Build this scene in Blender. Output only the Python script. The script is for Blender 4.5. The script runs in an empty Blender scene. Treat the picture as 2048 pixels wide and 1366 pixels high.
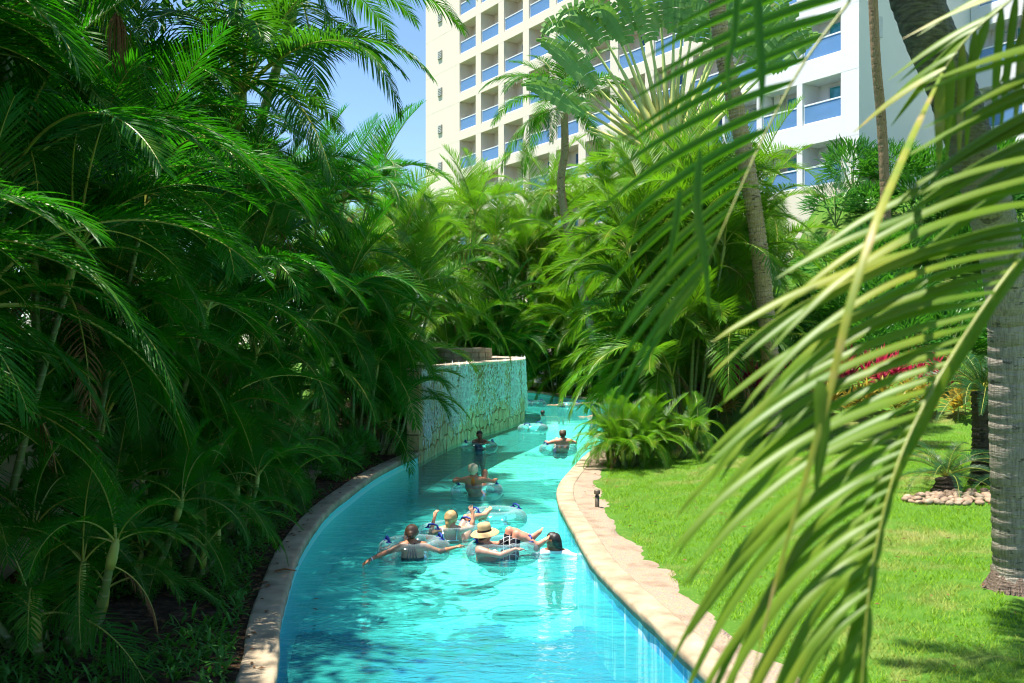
import bpy, bmesh, math, random
import numpy as np
from mathutils import Vector, Matrix, Euler
S = bpy.context.scene
COL = S.collection
rad = math.radians
# ------------------------------------------------------------------ camera
H = 3.2            # eye height above the water (standing on the footbridge)
FPX = 1991.1       # focal length in pixels of the 2048 px wide photograph (35 mm)
cam = bpy.data.cameras.new('camera'); camo = bpy.data.objects.new('camera', cam)
COL.objects.link(camo); S.camera = camo
camo.location = (0, 0, H); camo.rotation_euler = (rad(90), 0, 0)
cam.lens = 35; cam.sensor_width = 36; cam.clip_start = 0.05; cam.clip_end = 2000
cam.dof.use_dof = True; cam.dof.focus_distance = 20.0; cam.dof.aperture_fstop = 3.2
# ------------------------------------------------------------------ light
SUN_EL = rad(75); SUN_AZ = math.atan2(-0.97, -0.2)      # azimuth measured from +Y towards +X
w = bpy.data.worlds.new('World'); S.world = w; w.use_nodes = True
nt = w.node_tree; nt.nodes.clear()
sky = nt.nodes.new('ShaderNodeTexSky'); sky.sky_type = 'NISHITA'; sky.sun_disc = False
sky.sun_elevation = SUN_EL; sky.sun_rotation = SUN_AZ; sky.air_density = 1.0; sky.dust_density = 0.0; sky.ozone_density = 6.0
bgn = nt.nodes.new('ShaderNodeBackground'); bgn.inputs['Strength'].default_value = 0.088
out = nt.nodes.new('ShaderNodeOutputWorld')
nt.links.new(sky.outputs[0], bgn.inputs[0]); nt.links.new(bgn.outputs[0], out.inputs[0])
sl = bpy.data.lights.new('sun', 'SUN'); sl.energy = 5.0; sl.angle = rad(0.5); sl.color = (1.0, 0.95, 0.86)
so = bpy.data.objects.new('sun', sl); COL.objects.link(so)
sd = Vector((math.sin(SUN_AZ)*math.cos(SUN_EL), math.cos(SUN_AZ)*math.cos(SUN_EL), math.sin(SUN_EL)))
so.rotation_euler = sd.to_track_quat('Z', 'Y').to_euler(); so.location = (0, 0, 60)
S.view_settings.view_transform = 'Standard'; S.view_settings.look = 'None'
S.view_settings.gamma = 1.0; S.view_settings.use_curve_mapping = False
S.view_settings.exposure = 1.36
S.render.engine = 'CYCLES'
S.cycles.use_denoising = True; S.cycles.filter_width = 1.1
S.cycles.max_bounces = 8; S.cycles.diffuse_bounces = 3; S.cycles.glossy_bounces = 3
S.cycles.transmission_bounces = 5; S.cycles.transparent_max_bounces = 12
S.cycles.caustics_reflective = False; S.cycles.caustics_refractive = False
S.cycles.use_adaptive_sampling = True; S.cycles.adaptive_threshold = 0.02
# ------------------------------------------------------------------ helpers
RNG = random.Random(7)
def px(x, y, d):
    """point at depth d seen at photograph pixel (x, y)"""
    return Vector(((x-1024)/FPX*d, d, H-(y-683)/FPX*d))
def tag(o, label=None, cat=None, group=None, kind=None):
    if label: o['label'] = label
    if cat: o['category'] = cat
    if group: o['group'] = group
    if kind: o['kind'] = kind
    return o
def link(o, parent=None):
    COL.objects.link(o)
    if parent is not None: o.parent = parent
    return o
def empty(name, loc, label=None, cat=None, group=None):
    o = bpy.data.objects.new(name, None); o.empty_display_size = .2; o.location = loc
    return tag(link(o), label, cat, group)
def mesh(name, v, f, mats=(), mi=None, smooth=False):
    me = bpy.data.meshes.new(name); me.from_pydata([tuple(p) for p in v], [], [tuple(q) for q in f])
    for m in mats: me.materials.append(m)
    if mi is not None: me.polygons.foreach_set('material_index', np.asarray(mi, dtype=np.int32))
    if smooth: me.polygons.foreach_set('use_smooth', np.ones(len(me.polygons), dtype=bool))
    me.update(); return me
def obj(name, me, parent=None, M=None, loc=None):
    o = bpy.data.objects.new(name, me); link(o, parent)
    if M is not None: o.matrix_basis = M
    if loc is not None: o.location = loc
    return o
def tri_mesh(name, V, F, mat, smooth=False):
    """fast mesh from numpy arrays, F triangles or quads"""
    me = bpy.data.meshes.new(name); n = F.shape[1]
    me.vertices.add(len(V)); me.vertices.foreach_set('co', np.ascontiguousarray(V, dtype=np.float32).ravel())
    me.loops.add(F.size); me.loops.foreach_set('vertex_index', np.ascontiguousarray(F, dtype=np.int32).ravel())
    me.polygons.add(len(F)); me.polygons.foreach_set('loop_start', np.arange(0, F.size, n, dtype=np.int32))
    me.polygons.foreach_set('loop_total', np.full(len(F), n, dtype=np.int32))
    if smooth: me.polygons.foreach_set('use_smooth', np.ones(len(F), dtype=bool))
    me.materials.append(mat); me.update(calc_edges=True); me.validate(); return me
class MB:
    """collects boxes, tubes and lathes into one mesh"""
    def __init__(s): s.v = []; s.f = []; s.m = []
    def add(s, v, f, m=0):
        k = len(s.v); s.v += [tuple(p) for p in v]; s.f += [tuple(i+k for i in q) for q in f]; s.m += [m]*len(f)
    def box(s, c, d, m=0, ax=None):
        cx, cy, cz = c; hx, hy, hz = d[0]/2, d[1]/2, d[2]/2
        P = [(a*hx, b*hy, e*hz) for e in (-1, 1) for b in (-1, 1) for a in (-1, 1)]
        if ax is None: V = [(cx+p[0], cy+p[1], cz+p[2]) for p in P]
        else: V = [tuple(Vector(c)+ax[0]*p[0]+ax[1]*p[1]+Vector((0, 0, 1))*p[2]) for p in P]
        s.add(V, [(0, 2, 3, 1), (4, 5, 7, 6), (0, 1, 5, 4), (2, 6, 7, 3), (0, 4, 6, 2), (1, 3, 7, 5)], m)
    def tube(s, pts, rs, n=8, m=0, cap=True):
        pts = [Vector(p) for p in pts]
        if not hasattr(rs, '__len__'): rs = [rs]*len(pts)
        V = []; F = []; N = len(pts); u = None
        for i, p in enumerate(pts):
            t = (pts[min(i+1, N-1)]-pts[max(i-1, 0)]).normalized()
            if u is None: u = t.orthogonal().normalized()
            else: u = (u-t*u.dot(t)).normalized()
            b = t.cross(u)
            for k in range(n):
                a = 2*math.pi*k/n; V.append(p+(u*math.cos(a)+b*math.sin(a))*rs[i])
        for i in range(N-1):
            for k in range(n):
                F.append((i*n+k, i*n+(k+1) % n, (i+1)*n+(k+1) % n, (i+1)*n+k))
        if cap: F.append(tuple(range(n-1, -1, -1))); F.append(tuple((N-1)*n+k for k in range(n)))
        s.add(V, F, m)
    def lathe(s, prof, c, n=24, m=0, axis=None):
        V = []; F = []; K = len(prof)
        for k in range(n):
            a = 2*math.pi*k/n
            for r, z in prof: V.append((c[0]+r*math.cos(a), c[1]+r*math.sin(a), c[2]+z))
        for k in range(n):
            for i in range(K-1):
                F.append((k*K+i, ((k+1) % n)*K+i, ((k+1) % n)*K+i+1, k*K+i+1))
        s.add(V, F, m)
    def mesh(s, name, mats, smooth=False): return mesh(name, s.v, s.f, mats, s.m, smooth)
def spline(P, n):
    """Catmull-Rom through the 2-D or 3-D points P, n samples per span"""
    P = [np.array(p, float) for p in P]; Q = [2*P[0]-P[1]]+P+[2*P[-1]-P[-2]]; R = []
    for i in range(1, len(Q)-2):
        for k in range(n):
            t = k/n; a, b, c, d = Q[i-1:i+3]
            R.append(.5*((2*b)+(c-a)*t+(2*a-5*b+4*c-d)*t*t+(3*b-a-3*c+d)*t**3))
    R.append(P[-1]); return np.array(R)
def resample(P, step):
    P = np.asarray(P); s = np.r_[0, np.cumsum(np.linalg.norm(np.diff(P, axis=0), axis=1))]
    n = max(2, int(s[-1]/step)+1); t = np.linspace(0, s[-1], n)
    return np.stack([np.interp(t, s, P[:, k]) for k in range(P.shape[1])], 1)
ORD = ['first', 'second', 'third', 'fourth', 'fifth', 'sixth', 'seventh', 'eighth', 'ninth', 'tenth', 'eleventh', 'twelfth', 'thirteenth', 'fourteenth', 'fifteenth']
def sstep(a, b, x):
    t = np.clip((np.asarray(x, float)-a)/(b-a), 0, 1); return t*t*(3-2*t)
# ------------------------------------------------------------------ materials
class NT:
    def __init__(s, name):
        s.m = bpy.data.materials.new(name); s.m.use_nodes = True; s.t = s.m.node_tree; s.t.nodes.clear()
        s.o = s.n('ShaderNodeOutputMaterial')
    def n(s, typ, **kw):
        x = s.t.nodes.new(typ)
        for k, v in kw.items(): setattr(x, k, v)
        return x
    def l(s, a, b): s.t.links.new(a, b)
    def set(s, node, **kw):
        for k, v in kw.items():
            i = node.inputs[k.replace('_', ' ')]
            if hasattr(v, 'is_linked') or isinstance(v, bpy.types.NodeSocket): s.l(v, i)
            else: i.default_value = v
        return node
    def coord(s, kind='Object'): return s.n('ShaderNodeTexCoord').outputs[kind]
    def pos(s): return s.n('ShaderNodeNewGeometry').outputs['Position']
    def mapping(s, vec, scale=(1, 1, 1)):
        m = s.n('ShaderNodeMapping'); s.l(vec, m.inputs[0]); m.inputs['Scale'].default_value = scale; return m.outputs[0]
    def noise(s, vec, scale, detail=4, rough=.55, dist=0):
        x = s.n('ShaderNodeTexNoise'); s.l(vec, x.inputs['Vector'])
        x.inputs['Scale'].default_value = scale; x.inputs['Detail'].default_value = detail
        x.inputs['Roughness'].default_value = rough; x.inputs['Distortion'].default_value = dist; return x.outputs['Fac']
    def ramp(s, fac, stops):
        r = s.n('ShaderNodeValToRGB'); s.l(fac, r.inputs[0]); e = r.color_ramp.elements
        while len(e) < len(stops): e.new(.5)
        for k, (p, c) in enumerate(stops):
            e[k].position = p; e[k].color = (*c, 1) if hasattr(c, '__len__') else (c, c, c, 1)
        return r.outputs[0]
    def mix(s, a, b, fac, mode='MIX'):
        x = s.n('ShaderNodeMix', data_type='RGBA', blend_type=mode)
        for v, i in ((fac, x.inputs[0]), (a, x.inputs[6]), (b, x.inputs[7])):
            if isinstance(v, bpy.types.NodeSocket): s.l(v, i)
            elif hasattr(v, '__len__'): i.default_value = (*v[:3], 1)
            else: i.default_value = v
        return x.outputs[2]
    def math(s, op, a, b=0.0):
        x = s.n('ShaderNodeMath', operation=op)
        for k, v in enumerate((a, b)):
            if isinstance(v, bpy.types.NodeSocket): s.l(v, x.inputs[k])
            else: x.inputs[k].default_value = v
        return x.outputs[0]
    def bump(s, h, strength, dist=.02, normal=None):
        b = s.n('ShaderNodeBump'); s.l(h, b.inputs['Height']); b.inputs['Strength'].default_value = strength
        b.inputs['Distance'].default_value = dist
        if normal is not None: s.l(normal, b.inputs['Normal'])
        return b.outputs[0]
    def pbr(s, col, rough=.6, spec=.5, normal=None, **kw):
        p = s.n('ShaderNodeBsdfPrincipled')
        for v, nm in ((col, 'Base Color'), (rough, 'Roughness'), (spec, 'Specular IOR Level')):
            i = p.inputs[nm]
            if isinstance(v, bpy.types.NodeSocket): s.l(v, i)
            elif hasattr(v, '__len__'): i.default_value = (*v[:3], 1)
            else: i.default_value = v
        if normal is not None: s.l(normal, p.inputs['Normal'])
        for k, v in kw.items(): p.inputs[k.replace('_', ' ')].default_value = v
        return p.outputs[0]
    def fin(s, sh): s.l(sh, s.o.inputs[0]); return s.m
def plain(name, col, rough=.6, spec=.5, var=.12, scale=6., bump=.0, bscale=40.):
    t = NT(name); p = t.pos(); n = t.noise(p, scale, 5)
    c = t.mix([x*(1-var*1.6) for x in col], [min(1, x*(1+var)) for x in col], n)
    nb = t.bump(t.noise(p, bscale, 5), bump, .01) if bump else None
    return t.fin(t.pbr(c, rough, spec, nb))
def leaf(name, dark, light, trans, tfac=.4, rough=.38, yellow=None, spec=.3):
    """leaf blade: reflects and lets light through; hue drifts from plant to plant and along the blade"""
    t = NT(name); rnd = t.n('ShaderNodeObjectInfo').outputs['Random']; p = t.coord()
    n = t.noise(p, 3.5, 3)
    f = t.math('MULTIPLY', t.math('ADD', rnd, n), .55)
    c = t.mix(dark, light, f)
    if yellow:
        y = t.ramp(t.noise(p, 1.7, 2), [(.56, 0.0), (.76, 1.0)])
        c = t.mix(c, yellow, t.math('MULTIPLY', y, .55))
    sh = t.pbr(c, rough, spec)
    tr = t.n('ShaderNodeBsdfTranslucent'); tc = t.mix(trans, [x*.75 for x in trans], rnd); t.l(tc, tr.inputs[0])
    ms = t.n('ShaderNodeMixShader'); ms.inputs[0].default_value = tfac
    t.l(sh, ms.inputs[1]); t.l(tr.outputs[0], ms.inputs[2]); return t.fin(ms.outputs[0])
M = {}
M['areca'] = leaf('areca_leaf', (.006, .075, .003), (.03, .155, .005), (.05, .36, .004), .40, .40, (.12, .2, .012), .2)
M['areca_lit'] = leaf('sunlit_areca_leaf', (.035, .14, .005), (.10, .24, .008), (.19, .46, .010), .42, .38, (.28, .29, .02), .25)  # copy of the areca leaf, sunlight put in as lighter, yellower colours
M['coco'] = leaf('coconut_leaf', (.010, .08, .005), (.04, .15, .008), (.09, .34, .008), .38, .36, (.16, .18, .02), .22)
M['lush'] = leaf('broad_leaf', (.016, .09, .012), (.05, .2, .018), (.1, .38, .02), .36, .36)
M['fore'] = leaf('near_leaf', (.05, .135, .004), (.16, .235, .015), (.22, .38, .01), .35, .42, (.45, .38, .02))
M['fore2'] = leaf('near_backlit_leaf', (.02, .10, .004), (.07, .19, .008), (.12, .38, .008), .4, .38, (.2, .22, .02), .25)  # near leaf darkened: shade of the backlit underside put into the colour
M['rav'] = leaf('traveller_leaf', (.11, .27, .05), (.22, .40, .11), (.22, .46, .06), .28, .42, (.5, .42, .25))
M['cycad'] = leaf('cycad_leaf', (.012, .06, .018), (.03, .11, .03), (.06, .2, .03), .2, .33)
M['red'] = leaf('ti_leaf', (.22, .006, .03), (.5, .02, .09), (.6, .03, .1), .35, .35)
M['croton'] = leaf('croton_leaf', (.20, .14, .012), (.5, .36, .03), (.55, .4, .04), .3, .38, (.4, .12, .03))
M['cover'] = leaf('cover_leaf', (.018, .10, .012), (.06, .22, .02), (.1, .36, .02), .36, .4)
M['dead'] = plain('dead_fibre', (.19, .09, .035), .8, .2, .3, 12)
t = NT('frond_rib'); c = t.mix((.16, .22, .02), (.36, .34, .05), t.n('ShaderNodeObjectInfo').outputs['Random'])
M['rib'] = t.fin(t.pbr(c, .45))
t = NT('areca_stem'); p = t.coord(); z = t.n('ShaderNodeSeparateXYZ'); t.l(p, z.inputs[0])
rg = t.math('FRACT', t.math('MULTIPLY', z.outputs[2], 6.5)); rg = t.ramp(rg, [(.0, 0.), (.06, 0.), (.14, 1.)])
c = t.mix((.22, .24, .11), t.mix((.06, .14, .02), (.17, .21, .05), t.noise(p, 5)), rg)
M['stem'] = t.fin(t.pbr(c, .5))
M['shaft'] = plain('crownshaft', (.3, .34, .06), .45, .4, .25, 4)
# palm bark, smooth grey with rings below and dark fibrous sheaths above
def bark(name, low, high, zsplit, ring=7.):
    t = NT(name); p = t.pos(); sp = t.n('ShaderNodeSeparateXYZ'); t.l(p, sp.inputs[0])
    nz = t.noise(t.mapping(p, (9, 9, 45)), 1, 5); st = t.noise(t.mapping(p, (40, 40, 2.5)), 1, 5)
    c1 = t.mix([x*.6 for x in low], low, t.ramp(st, [(.35, 0.), (.6, 1.)]))
    c1 = t.mix(c1, [x*.3 for x in low], t.ramp(t.noise(t.mapping(p, (6, 6, 14)), 1, 3), [(.60, 0.), (.66, 1.)]))
    c2 = t.mix([x*.35 for x in high], high, t.ramp(nz, [(.35, 0.), (.7, 1.)]))
    f = t.ramp(t.math('ADD', t.math('SUBTRACT', sp.outputs[2], zsplit), t.math('MULTIPLY', nz, .6)), [(.0, 0.), (1., 1.)])
    c = t.mix(c1, c2, f); return t.fin(t.pbr(c, .75, .3, t.bump(t.math('ADD', nz, st), .9, .03)))
M['bark'] = bark('palm_bark', (.40, .34, .28), (.20, .165, .135), 4.5)
M['barkrough'] = bark('date_bark', (.60, .40, .26), (.60, .40, .26), 99)
M['barkthin'] = bark('fan_palm_bark', (.46, .28, .15), (.46, .28, .15), 99)
t = NT('lawn_soil'); p = t.pos()
g = t.mix((.035, .11, .008), (.09, .21, .015), t.noise(p, 2.2, 6))
dry = t.ramp(t.noise(p, .55, 5, .6, .6), [(.56, 0.), (.72, 1.)])
g = t.mix(g, (.28, .23, .09), t.math('MULTIPLY', dry, .7))
g = t.mix(g, (.25, .3, .05), t.ramp(t.noise(p, 22, 3), [(.55, 0.), (.75, .5)]))
M['lawn'] = t.fin(t.pbr(g, .85, .2, t.bump(t.noise(p, 60, 4), .8, .03)))
t = NT('grass_blade'); p = t.pos(); n = t.noise(p, 14, 3); n2 = t.noise(p, .55, 5, .6, .6)
c = t.mix((.10, .27, .004), (.30, .50, .012), n); c = t.mix(c, (.46, .38, .14), t.math('MULTIPLY', t.ramp(n2, [(.50, 0.), (.66, 1.)]), .7))
tr = t.n('ShaderNodeBsdfTranslucent'); t.l(c, tr.inputs[0]); ms = t.n('ShaderNodeMixShader'); ms.inputs[0].default_value = .35
t.l(t.pbr(c, .55, .3), ms.inputs[1]); t.l(tr.outputs[0], ms.inputs[2]); M['grass'] = t.fin(ms.outputs[0])
t = NT('garden_soil'); p = t.pos(); n = t.noise(p, 9, 6)
c = t.ramp(n, [(.3, (.022, .013, .008)), (.55, (.075, .045, .026)), (.75, (.16, .11, .07))])
M['soil'] = t.fin(t.pbr(c, .95, .1, t.bump(t.noise(p, 25, 6), 1., .05)))
t = NT('gravel_strip'); p = t.pos(); v = t.n('ShaderNodeTexVoronoi'); t.l(p, v.inputs['Vector']); v.inputs['Scale'].default_value = 38
c = t.mix(v.outputs['Color'], (.30, .225, .15), .95); c = t.mix(c, (.19, .12, .08), t.ramp(t.noise(p, 2.5, 5), [(.5, 0.), (.7, .8)]))
M['gravel'] = t.fin(t.pbr(c, .9, .2, t.bump(v.outputs['Distance'], .8, .02)))
t = NT('coping_stone'); p = t.pos(); n = t.noise(p, 3, 6); n2 = t.noise(p, 55, 3)
c = t.ramp(n, [(.3, (.22, .165, .105)), (.6, (.37, .295, .195)), (.8, (.46, .38, .265))])
c = t.mix(c, (.2, .15, .11), t.ramp(n2, [(.55, 0.), (.8, .55)]))
c = t.mix(c, (.07, .06, .045), t.ramp(t.noise(p, 1.1, 6, .7), [(.6, 0.), (.8, .7)]))
M['coping'] = t.fin(t.pbr(c, .8, .25, t.bump(n2, .35, .008)))
t = NT('pool_paint_wall'); p = t.pos(); sp = t.n('ShaderNodeSeparateXYZ'); t.l(p, sp.inputs[0])
c = t.mix((.06, .56, .64), (.10, .66, .72), t.noise(t.mapping(p, (6, 6, .8)), 1, 4))
line = t.ramp(t.math('ADD', sp.outputs[2], t.math('MULTIPLY', t.noise(p, 4), .05)), [(.02, 0.), (.05, 1.), (.085, 1.), (.11, 0.)])
c = t.mix(c, (.45, .62, .58), t.math('MULTIPLY', line, .45))
M['poolwall'] = t.fin(t.pbr(c, .35, .5))
t = NT('painted_reflection_wall'); p = t.pos()
c = t.mix((.02, .22, .55), (.06, .45, .70), t.noise(t.mapping(p, (5, 5, .4)), 1, 3)); c = t.mix(c, (.70, .78, .84), t.ramp(t.noise(t.mapping(p, (3.2, 3.2, .25)), 1, 5, .65), [(.52, 0.), (.62, 1.)]))  # blue tint and white vertical streaks are reflections painted into the colour
M['reflectwall'] = t.fin(t.pbr(c, .25, .5))
t = NT('pool_paint_sky_floor'); p = t.pos(); sp = t.n('ShaderNodeSeparateXYZ'); t.l(p, sp.inputs[0])
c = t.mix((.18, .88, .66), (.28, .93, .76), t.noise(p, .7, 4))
c = t.mix(c, (.05, .62, .78), t.ramp(t.math('MULTIPLY', t.math('ADD', sp.outputs[1], t.math('MULTIPLY', t.noise(p, .6, 3), 4.)), .05), [(.72, 1.), (.95, 0.)]))  # bluer towards the near end: sky reflection and depth put into the colour
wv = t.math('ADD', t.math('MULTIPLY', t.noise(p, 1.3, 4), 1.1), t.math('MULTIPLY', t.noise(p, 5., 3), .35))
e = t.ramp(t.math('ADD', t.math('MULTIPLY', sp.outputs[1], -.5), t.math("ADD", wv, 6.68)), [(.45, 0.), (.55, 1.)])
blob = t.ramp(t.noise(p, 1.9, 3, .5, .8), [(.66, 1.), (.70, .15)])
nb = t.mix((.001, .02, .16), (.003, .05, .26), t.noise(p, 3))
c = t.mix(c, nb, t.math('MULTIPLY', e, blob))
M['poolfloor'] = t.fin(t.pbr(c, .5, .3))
t = NT('water'); p = t.pos()
h = t.math('ADD', t.math('MULTIPLY', t.noise(t.mapping(p, (.8, 2.0, 1)), 1.5, 3, .5, .8), 1.2), t.math('MULTIPLY', t.noise(t.mapping(p, (1, 1.7, 1)), 6., 3, .55, 1.), .42))
nrm = t.bump(h, .6, .10)
fr = t.n('ShaderNodeFresnel'); fr.inputs[0].default_value = 1.30; t.l(nrm, fr.inputs['Normal'])
gl = t.n('ShaderNodeBsdfGlossy'); gl.inputs['Roughness'].default_value = .03; t.l(nrm, gl.inputs['Normal'])
ta = t.n('ShaderNodeBsdfTransparent'); ta.inputs[0].default_value = (.74, 1.0, .98, 1)
df = t.n('ShaderNodeBsdfDiffuse'); df.inputs[0].default_value = (.07, .74, .64, 1); t.l(nrm, df.inputs['Normal'])
m1 = t.n('ShaderNodeMixShader'); m1.inputs[0].default_value = .25; t.l(ta.outputs[0], m1.inputs[1]); t.l(df.outputs[0], m1.inputs[2])
m2 = t.n('ShaderNodeMixShader'); t.l(fr.outputs[0], m2.inputs[0]); t.l(m1.outputs[0], m2.inputs[1]); t.l(gl.outputs[0], m2.inputs[2])
M['water'] = t.fin(m2.outputs[0])
t = NT('clear_vinyl'); lw = t.n('ShaderNodeLayerWeight'); lw.inputs[0].default_value = .35
ta = t.n('ShaderNodeBsdfTransparent'); ta.inputs[0].default_value = (.86, .96, .99, 1)
gl = t.n('ShaderNodeBsdfGlossy'); gl.inputs['Roughness'].default_value = .08
df = t.n('ShaderNodeBsdfDiffuse'); df.inputs[0].default_value = (.62, .82, .88, 1)
f1 = t.math('ADD', t.math('MULTIPLY', t.math('POWER', lw.outputs['Facing'], 2.6), .5), .035)
m1 = t.n('ShaderNodeMixShader'); t.l(f1, m1.inputs[0]); t.l(ta.outputs[0], m1.inputs[1]); t.l(df.outputs[0], m1.inputs[2])
m2 = t.n('ShaderNodeMixShader'); t.l(t.math('MULTIPLY', lw.outputs['Fresnel'], .7), m2.inputs[0]); t.l(m1.outputs[0], m2.inputs[1]); t.l(gl.outputs[0], m2.inputs[2])
M['vinyl'] = t.fin(m2.outputs[0])
M['strap'] = plain('blue_webbing', (.01, .035, .25), .5, .4, .1)
def stone_mat(name, a, b, wet=.45):
    t = NT(name); p = t.pos(); rnd = t.n('ShaderNodeObjectInfo').outputs['Random']
    c = t.mix(a, b, rnd); c = t.mix(c, [x*.45 for x in a], t.ramp(t.noise(p, 7, 6), [(.45, 0.), (.75, .9)]))
    c = t.mix(c, (.10, .17, .10), t.ramp(t.noise(p, 1.6, 4), [(.55, 0.), (.75, .5)]))
    return t.fin(t.pbr(c, wet, .5, t.bump(t.noise(p, 18, 6), .7, .03)))
M['stone'] = stone_mat('wall_flagstone', (.36, .24, .09), (.56, .41, .20))
M['joint'] = plain('stone_joint', (.04, .05, .04), .8, .2, .4, 9, .5, 30)
M['rimstone'] = stone_mat('rim_stone', (.46, .36, .26), (.56, .46, .34), .7)
M['terracotta'] = plain('planter_lining', (.42, .25, .15), .8, .2, .2, 5)
M['basinwater'] = plain('basin_water', (.02, .06, .015), .05, .6, .1)
t = NT('falling_drop'); ta = t.n('ShaderNodeBsdfTransparent'); ms = t.n('ShaderNodeMixShader'); ms.inputs[0].default_value = .88
t.l(ta.outputs[0], ms.inputs[1]); t.l(t.pbr((.88, .93, .95), .25, .6), ms.inputs[2]); M['drop'] = t.fin(ms.outputs[0])
def stucco(name, col):
    t = NT(name); p = t.pos(); n = t.noise(p, .6, 5)
    c = t.mix([x*.93 for x in col], col, n); c = t.mix(c, [x*.8 for x in col], t.ramp(t.noise(t.mapping(p, (1.2, 1.2, .12)), 1, 4), [(.6, 0.), (.85, .35)]))
    return t.fin(t.pbr(c, .85, .2, t.bump(t.noise(p, 14, 5), .25, .02)))
M['cream'] = stucco('cream_stucco', (.76, .68, .56)); M['white'] = stucco('white_stucco', (.78, .77, .76))
M['wallcream'] = stucco('garden_wall_stucco', (.48, .40, .24))
t = NT('balcony_glass'); ta = t.n('ShaderNodeBsdfTransparent'); ta.inputs[0].default_value = (.62, .78, .93, 1)
ms = t.n('ShaderNodeMixShader'); ms.inputs[0].default_value = .5; t.l(ta.outputs[0], ms.inputs[1])
t.l(t.pbr((.22, .42, .72), .06, .8), ms.inputs[2]); M['glass'] = t.fin(ms.outputs[0])
M['rail'] = plain('white_rail', (.8, .82, .84), .35, .5, .03)
M['door'] = plain('teal_door_glass', (.02, .30, .36), .05, .9, .25, 1.5)
M['doorblue'] = plain('blue_door_glass', (.03, .12, .28), .05, .9, .25, 1.5)
M['frame'] = plain('door_frame_paint', (.55, .58, .6), .4)
M['curtain'] = plain('curtain_cloth', (.6, .58, .55), .9, .1, .1, 8)
M['louvre'] = plain('louvre_grey', (.36, .32, .25), .6)
M['canvas'] = plain('parasol_canvas', (.35, .26, .18), .9, .1)
M['pebble'] = stone_mat('bed_pebble', (.24, .155, .09), (.40, .28, .185), .65)
M['metal'] = plain('dark_bronze', (.10, .075, .05), .5)
M['slab'] = plain('concrete_slab', (.34, .28, .22), .85, .2, .3, 4, .3, 50)
def skin(name, col):
    t = NT(name); p = t.pos(); c = t.mix([x*.82 for x in col], col, t.noise(p, 9, 4))
    return t.fin(t.pbr(c, .45, .4, None, Subsurface_Weight=.08, Subsurface_Scale=.02))
M['skin_tan'] = skin('tanned_skin', (.46, .19, .09)); M['skin_fair'] = skin('fair_skin', (.60, .29, .17))
M['skin_pink'] = skin('sunburnt_skin', (.64, .27, .17)); M['skin_brown'] = skin('brown_skin', (.25, .115, .06))
def hairm(name, a, b):
    t = NT(name); p = t.coord(); c = t.mix(a, b, t.noise(t.mapping(p, (50, 50, 9)), 1, 4)); return t.fin(t.pbr(c, .45, .5, t.bump(t.noise(t.mapping(p, (90, 90, 12)), 1, 3), .5, .01)))
M['hair_brown'] = hairm('brown_hair', (.025, .012, .006), (.10, .05, .022)); M['hair_black'] = hairm('black_hair', (.006, .004, .004), (.03, .02, .016))
M['hair_blond'] = hairm('blond_hair', (.28, .16, .055), (.6, .42, .18)); M['hair_pale'] = hairm('pale_blond_hair', (.32, .24, .12), (.68, .58, .36))
M['black'] = plain('black_swimwear', (.012, .012, .014), .7, .3, .1); M['orange'] = plain('orange_swimwear', (.85, .17, .015), .7, .3, .1)
M['whitecloth'] = plain('white_cloth', (.75, .78, .8), .8, .2, .08); M['navy'] = plain('navy_swimwear', (.015, .02, .06), .7, .3, .1)
t = NT('straw'); p = t.coord(); wv = t.n('ShaderNodeTexWave'); t.l(p, wv.inputs[0]); wv.inputs['Scale'].default_value = 45; wv.bands_direction = 'Z'
c = t.mix((.40, .25, .10), (.62, .45, .24), wv.outputs['Fac']); M['straw'] = t.fin(t.pbr(c, .8, .2, t.bump(wv.outputs['Fac'], .4, .005)))
t = NT('check_shorts'); p = t.coord(); sp = t.n('ShaderNodeSeparateXYZ'); t.l(p, sp.inputs[0])
def stripes(s): return t.ramp(t.math('FRACT', t.math('MULTIPLY', s, 11.)), [(.0, 1.), (.10, 1.), (.13, 0.)])
c = t.mix((.012, .012, .016), (.55, .55, .56), t.math('MAXIMUM', stripes(sp.outputs[0]), stripes(t.math('ADD', sp.outputs[1], sp.outputs[2]))))
M['check'] = t.fin(t.pbr(c, .8, .2))
M['eye'] = plain('eye_dark', (.02, .012, .01), .2); M['lip'] = plain('lip', (.35, .10, .08), .5)
t = NT('dry_soil'); p = t.pos(); c = t.ramp(t.noise(p, 14, 6), [(.3, (.14, .10, .06)), (.6, (.30, .23, .13)), (.8, (.24, .27, .08))]); M['soil2'] = t.fin(t.pbr(c, .95, .1, t.bump(t.noise(p, 40, 5), 1., .03)))
# ------------------------------------------------------------------ the river and its banks
LB = spline([(-.7, -6), (-1.25, 3.2), (-2.05, 8.45), (-2.41, 10.2), (-2.70, 11.9), (-3.02, 14.2), (-3.21, 17.1), (-3.16, 19.4), (-2.98, 22.5), (-2.46, 26.2)], 8)
DR = spline([(-2.46, 26.2), (-1.9, 30.3), (-1.1, 34.1), (-.1, 37.7), (.45, 41), (.3, 44.5), (-1., 47.2), (-3.2, 48.3), (-5.2, 47.4)], 10)
FB = spline([(-5.2, 60), (-2, 60.5), (1.0, 58.8), (3.0, 53.2), (5.2, 48.8), (8.2, 45.6)], 8)
RB = spline([(2.6, -6), (2.2, 4), (1.76, 8.4), (1.60, 9.5), (1.37, 11.0), (1.19, 12.2), (1.06, 13.4), (.97, 15.4), (.87, 17.9), (.95, 20), (1.3, 22.3), (2.0, 26), (3.2, 31), (4.7, 35.2), (6.2, 38.5), (8.0, 41.5)], 8)
CANAL = np.vstack([LB, DR[1:], FB, RB[::-1]])
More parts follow.
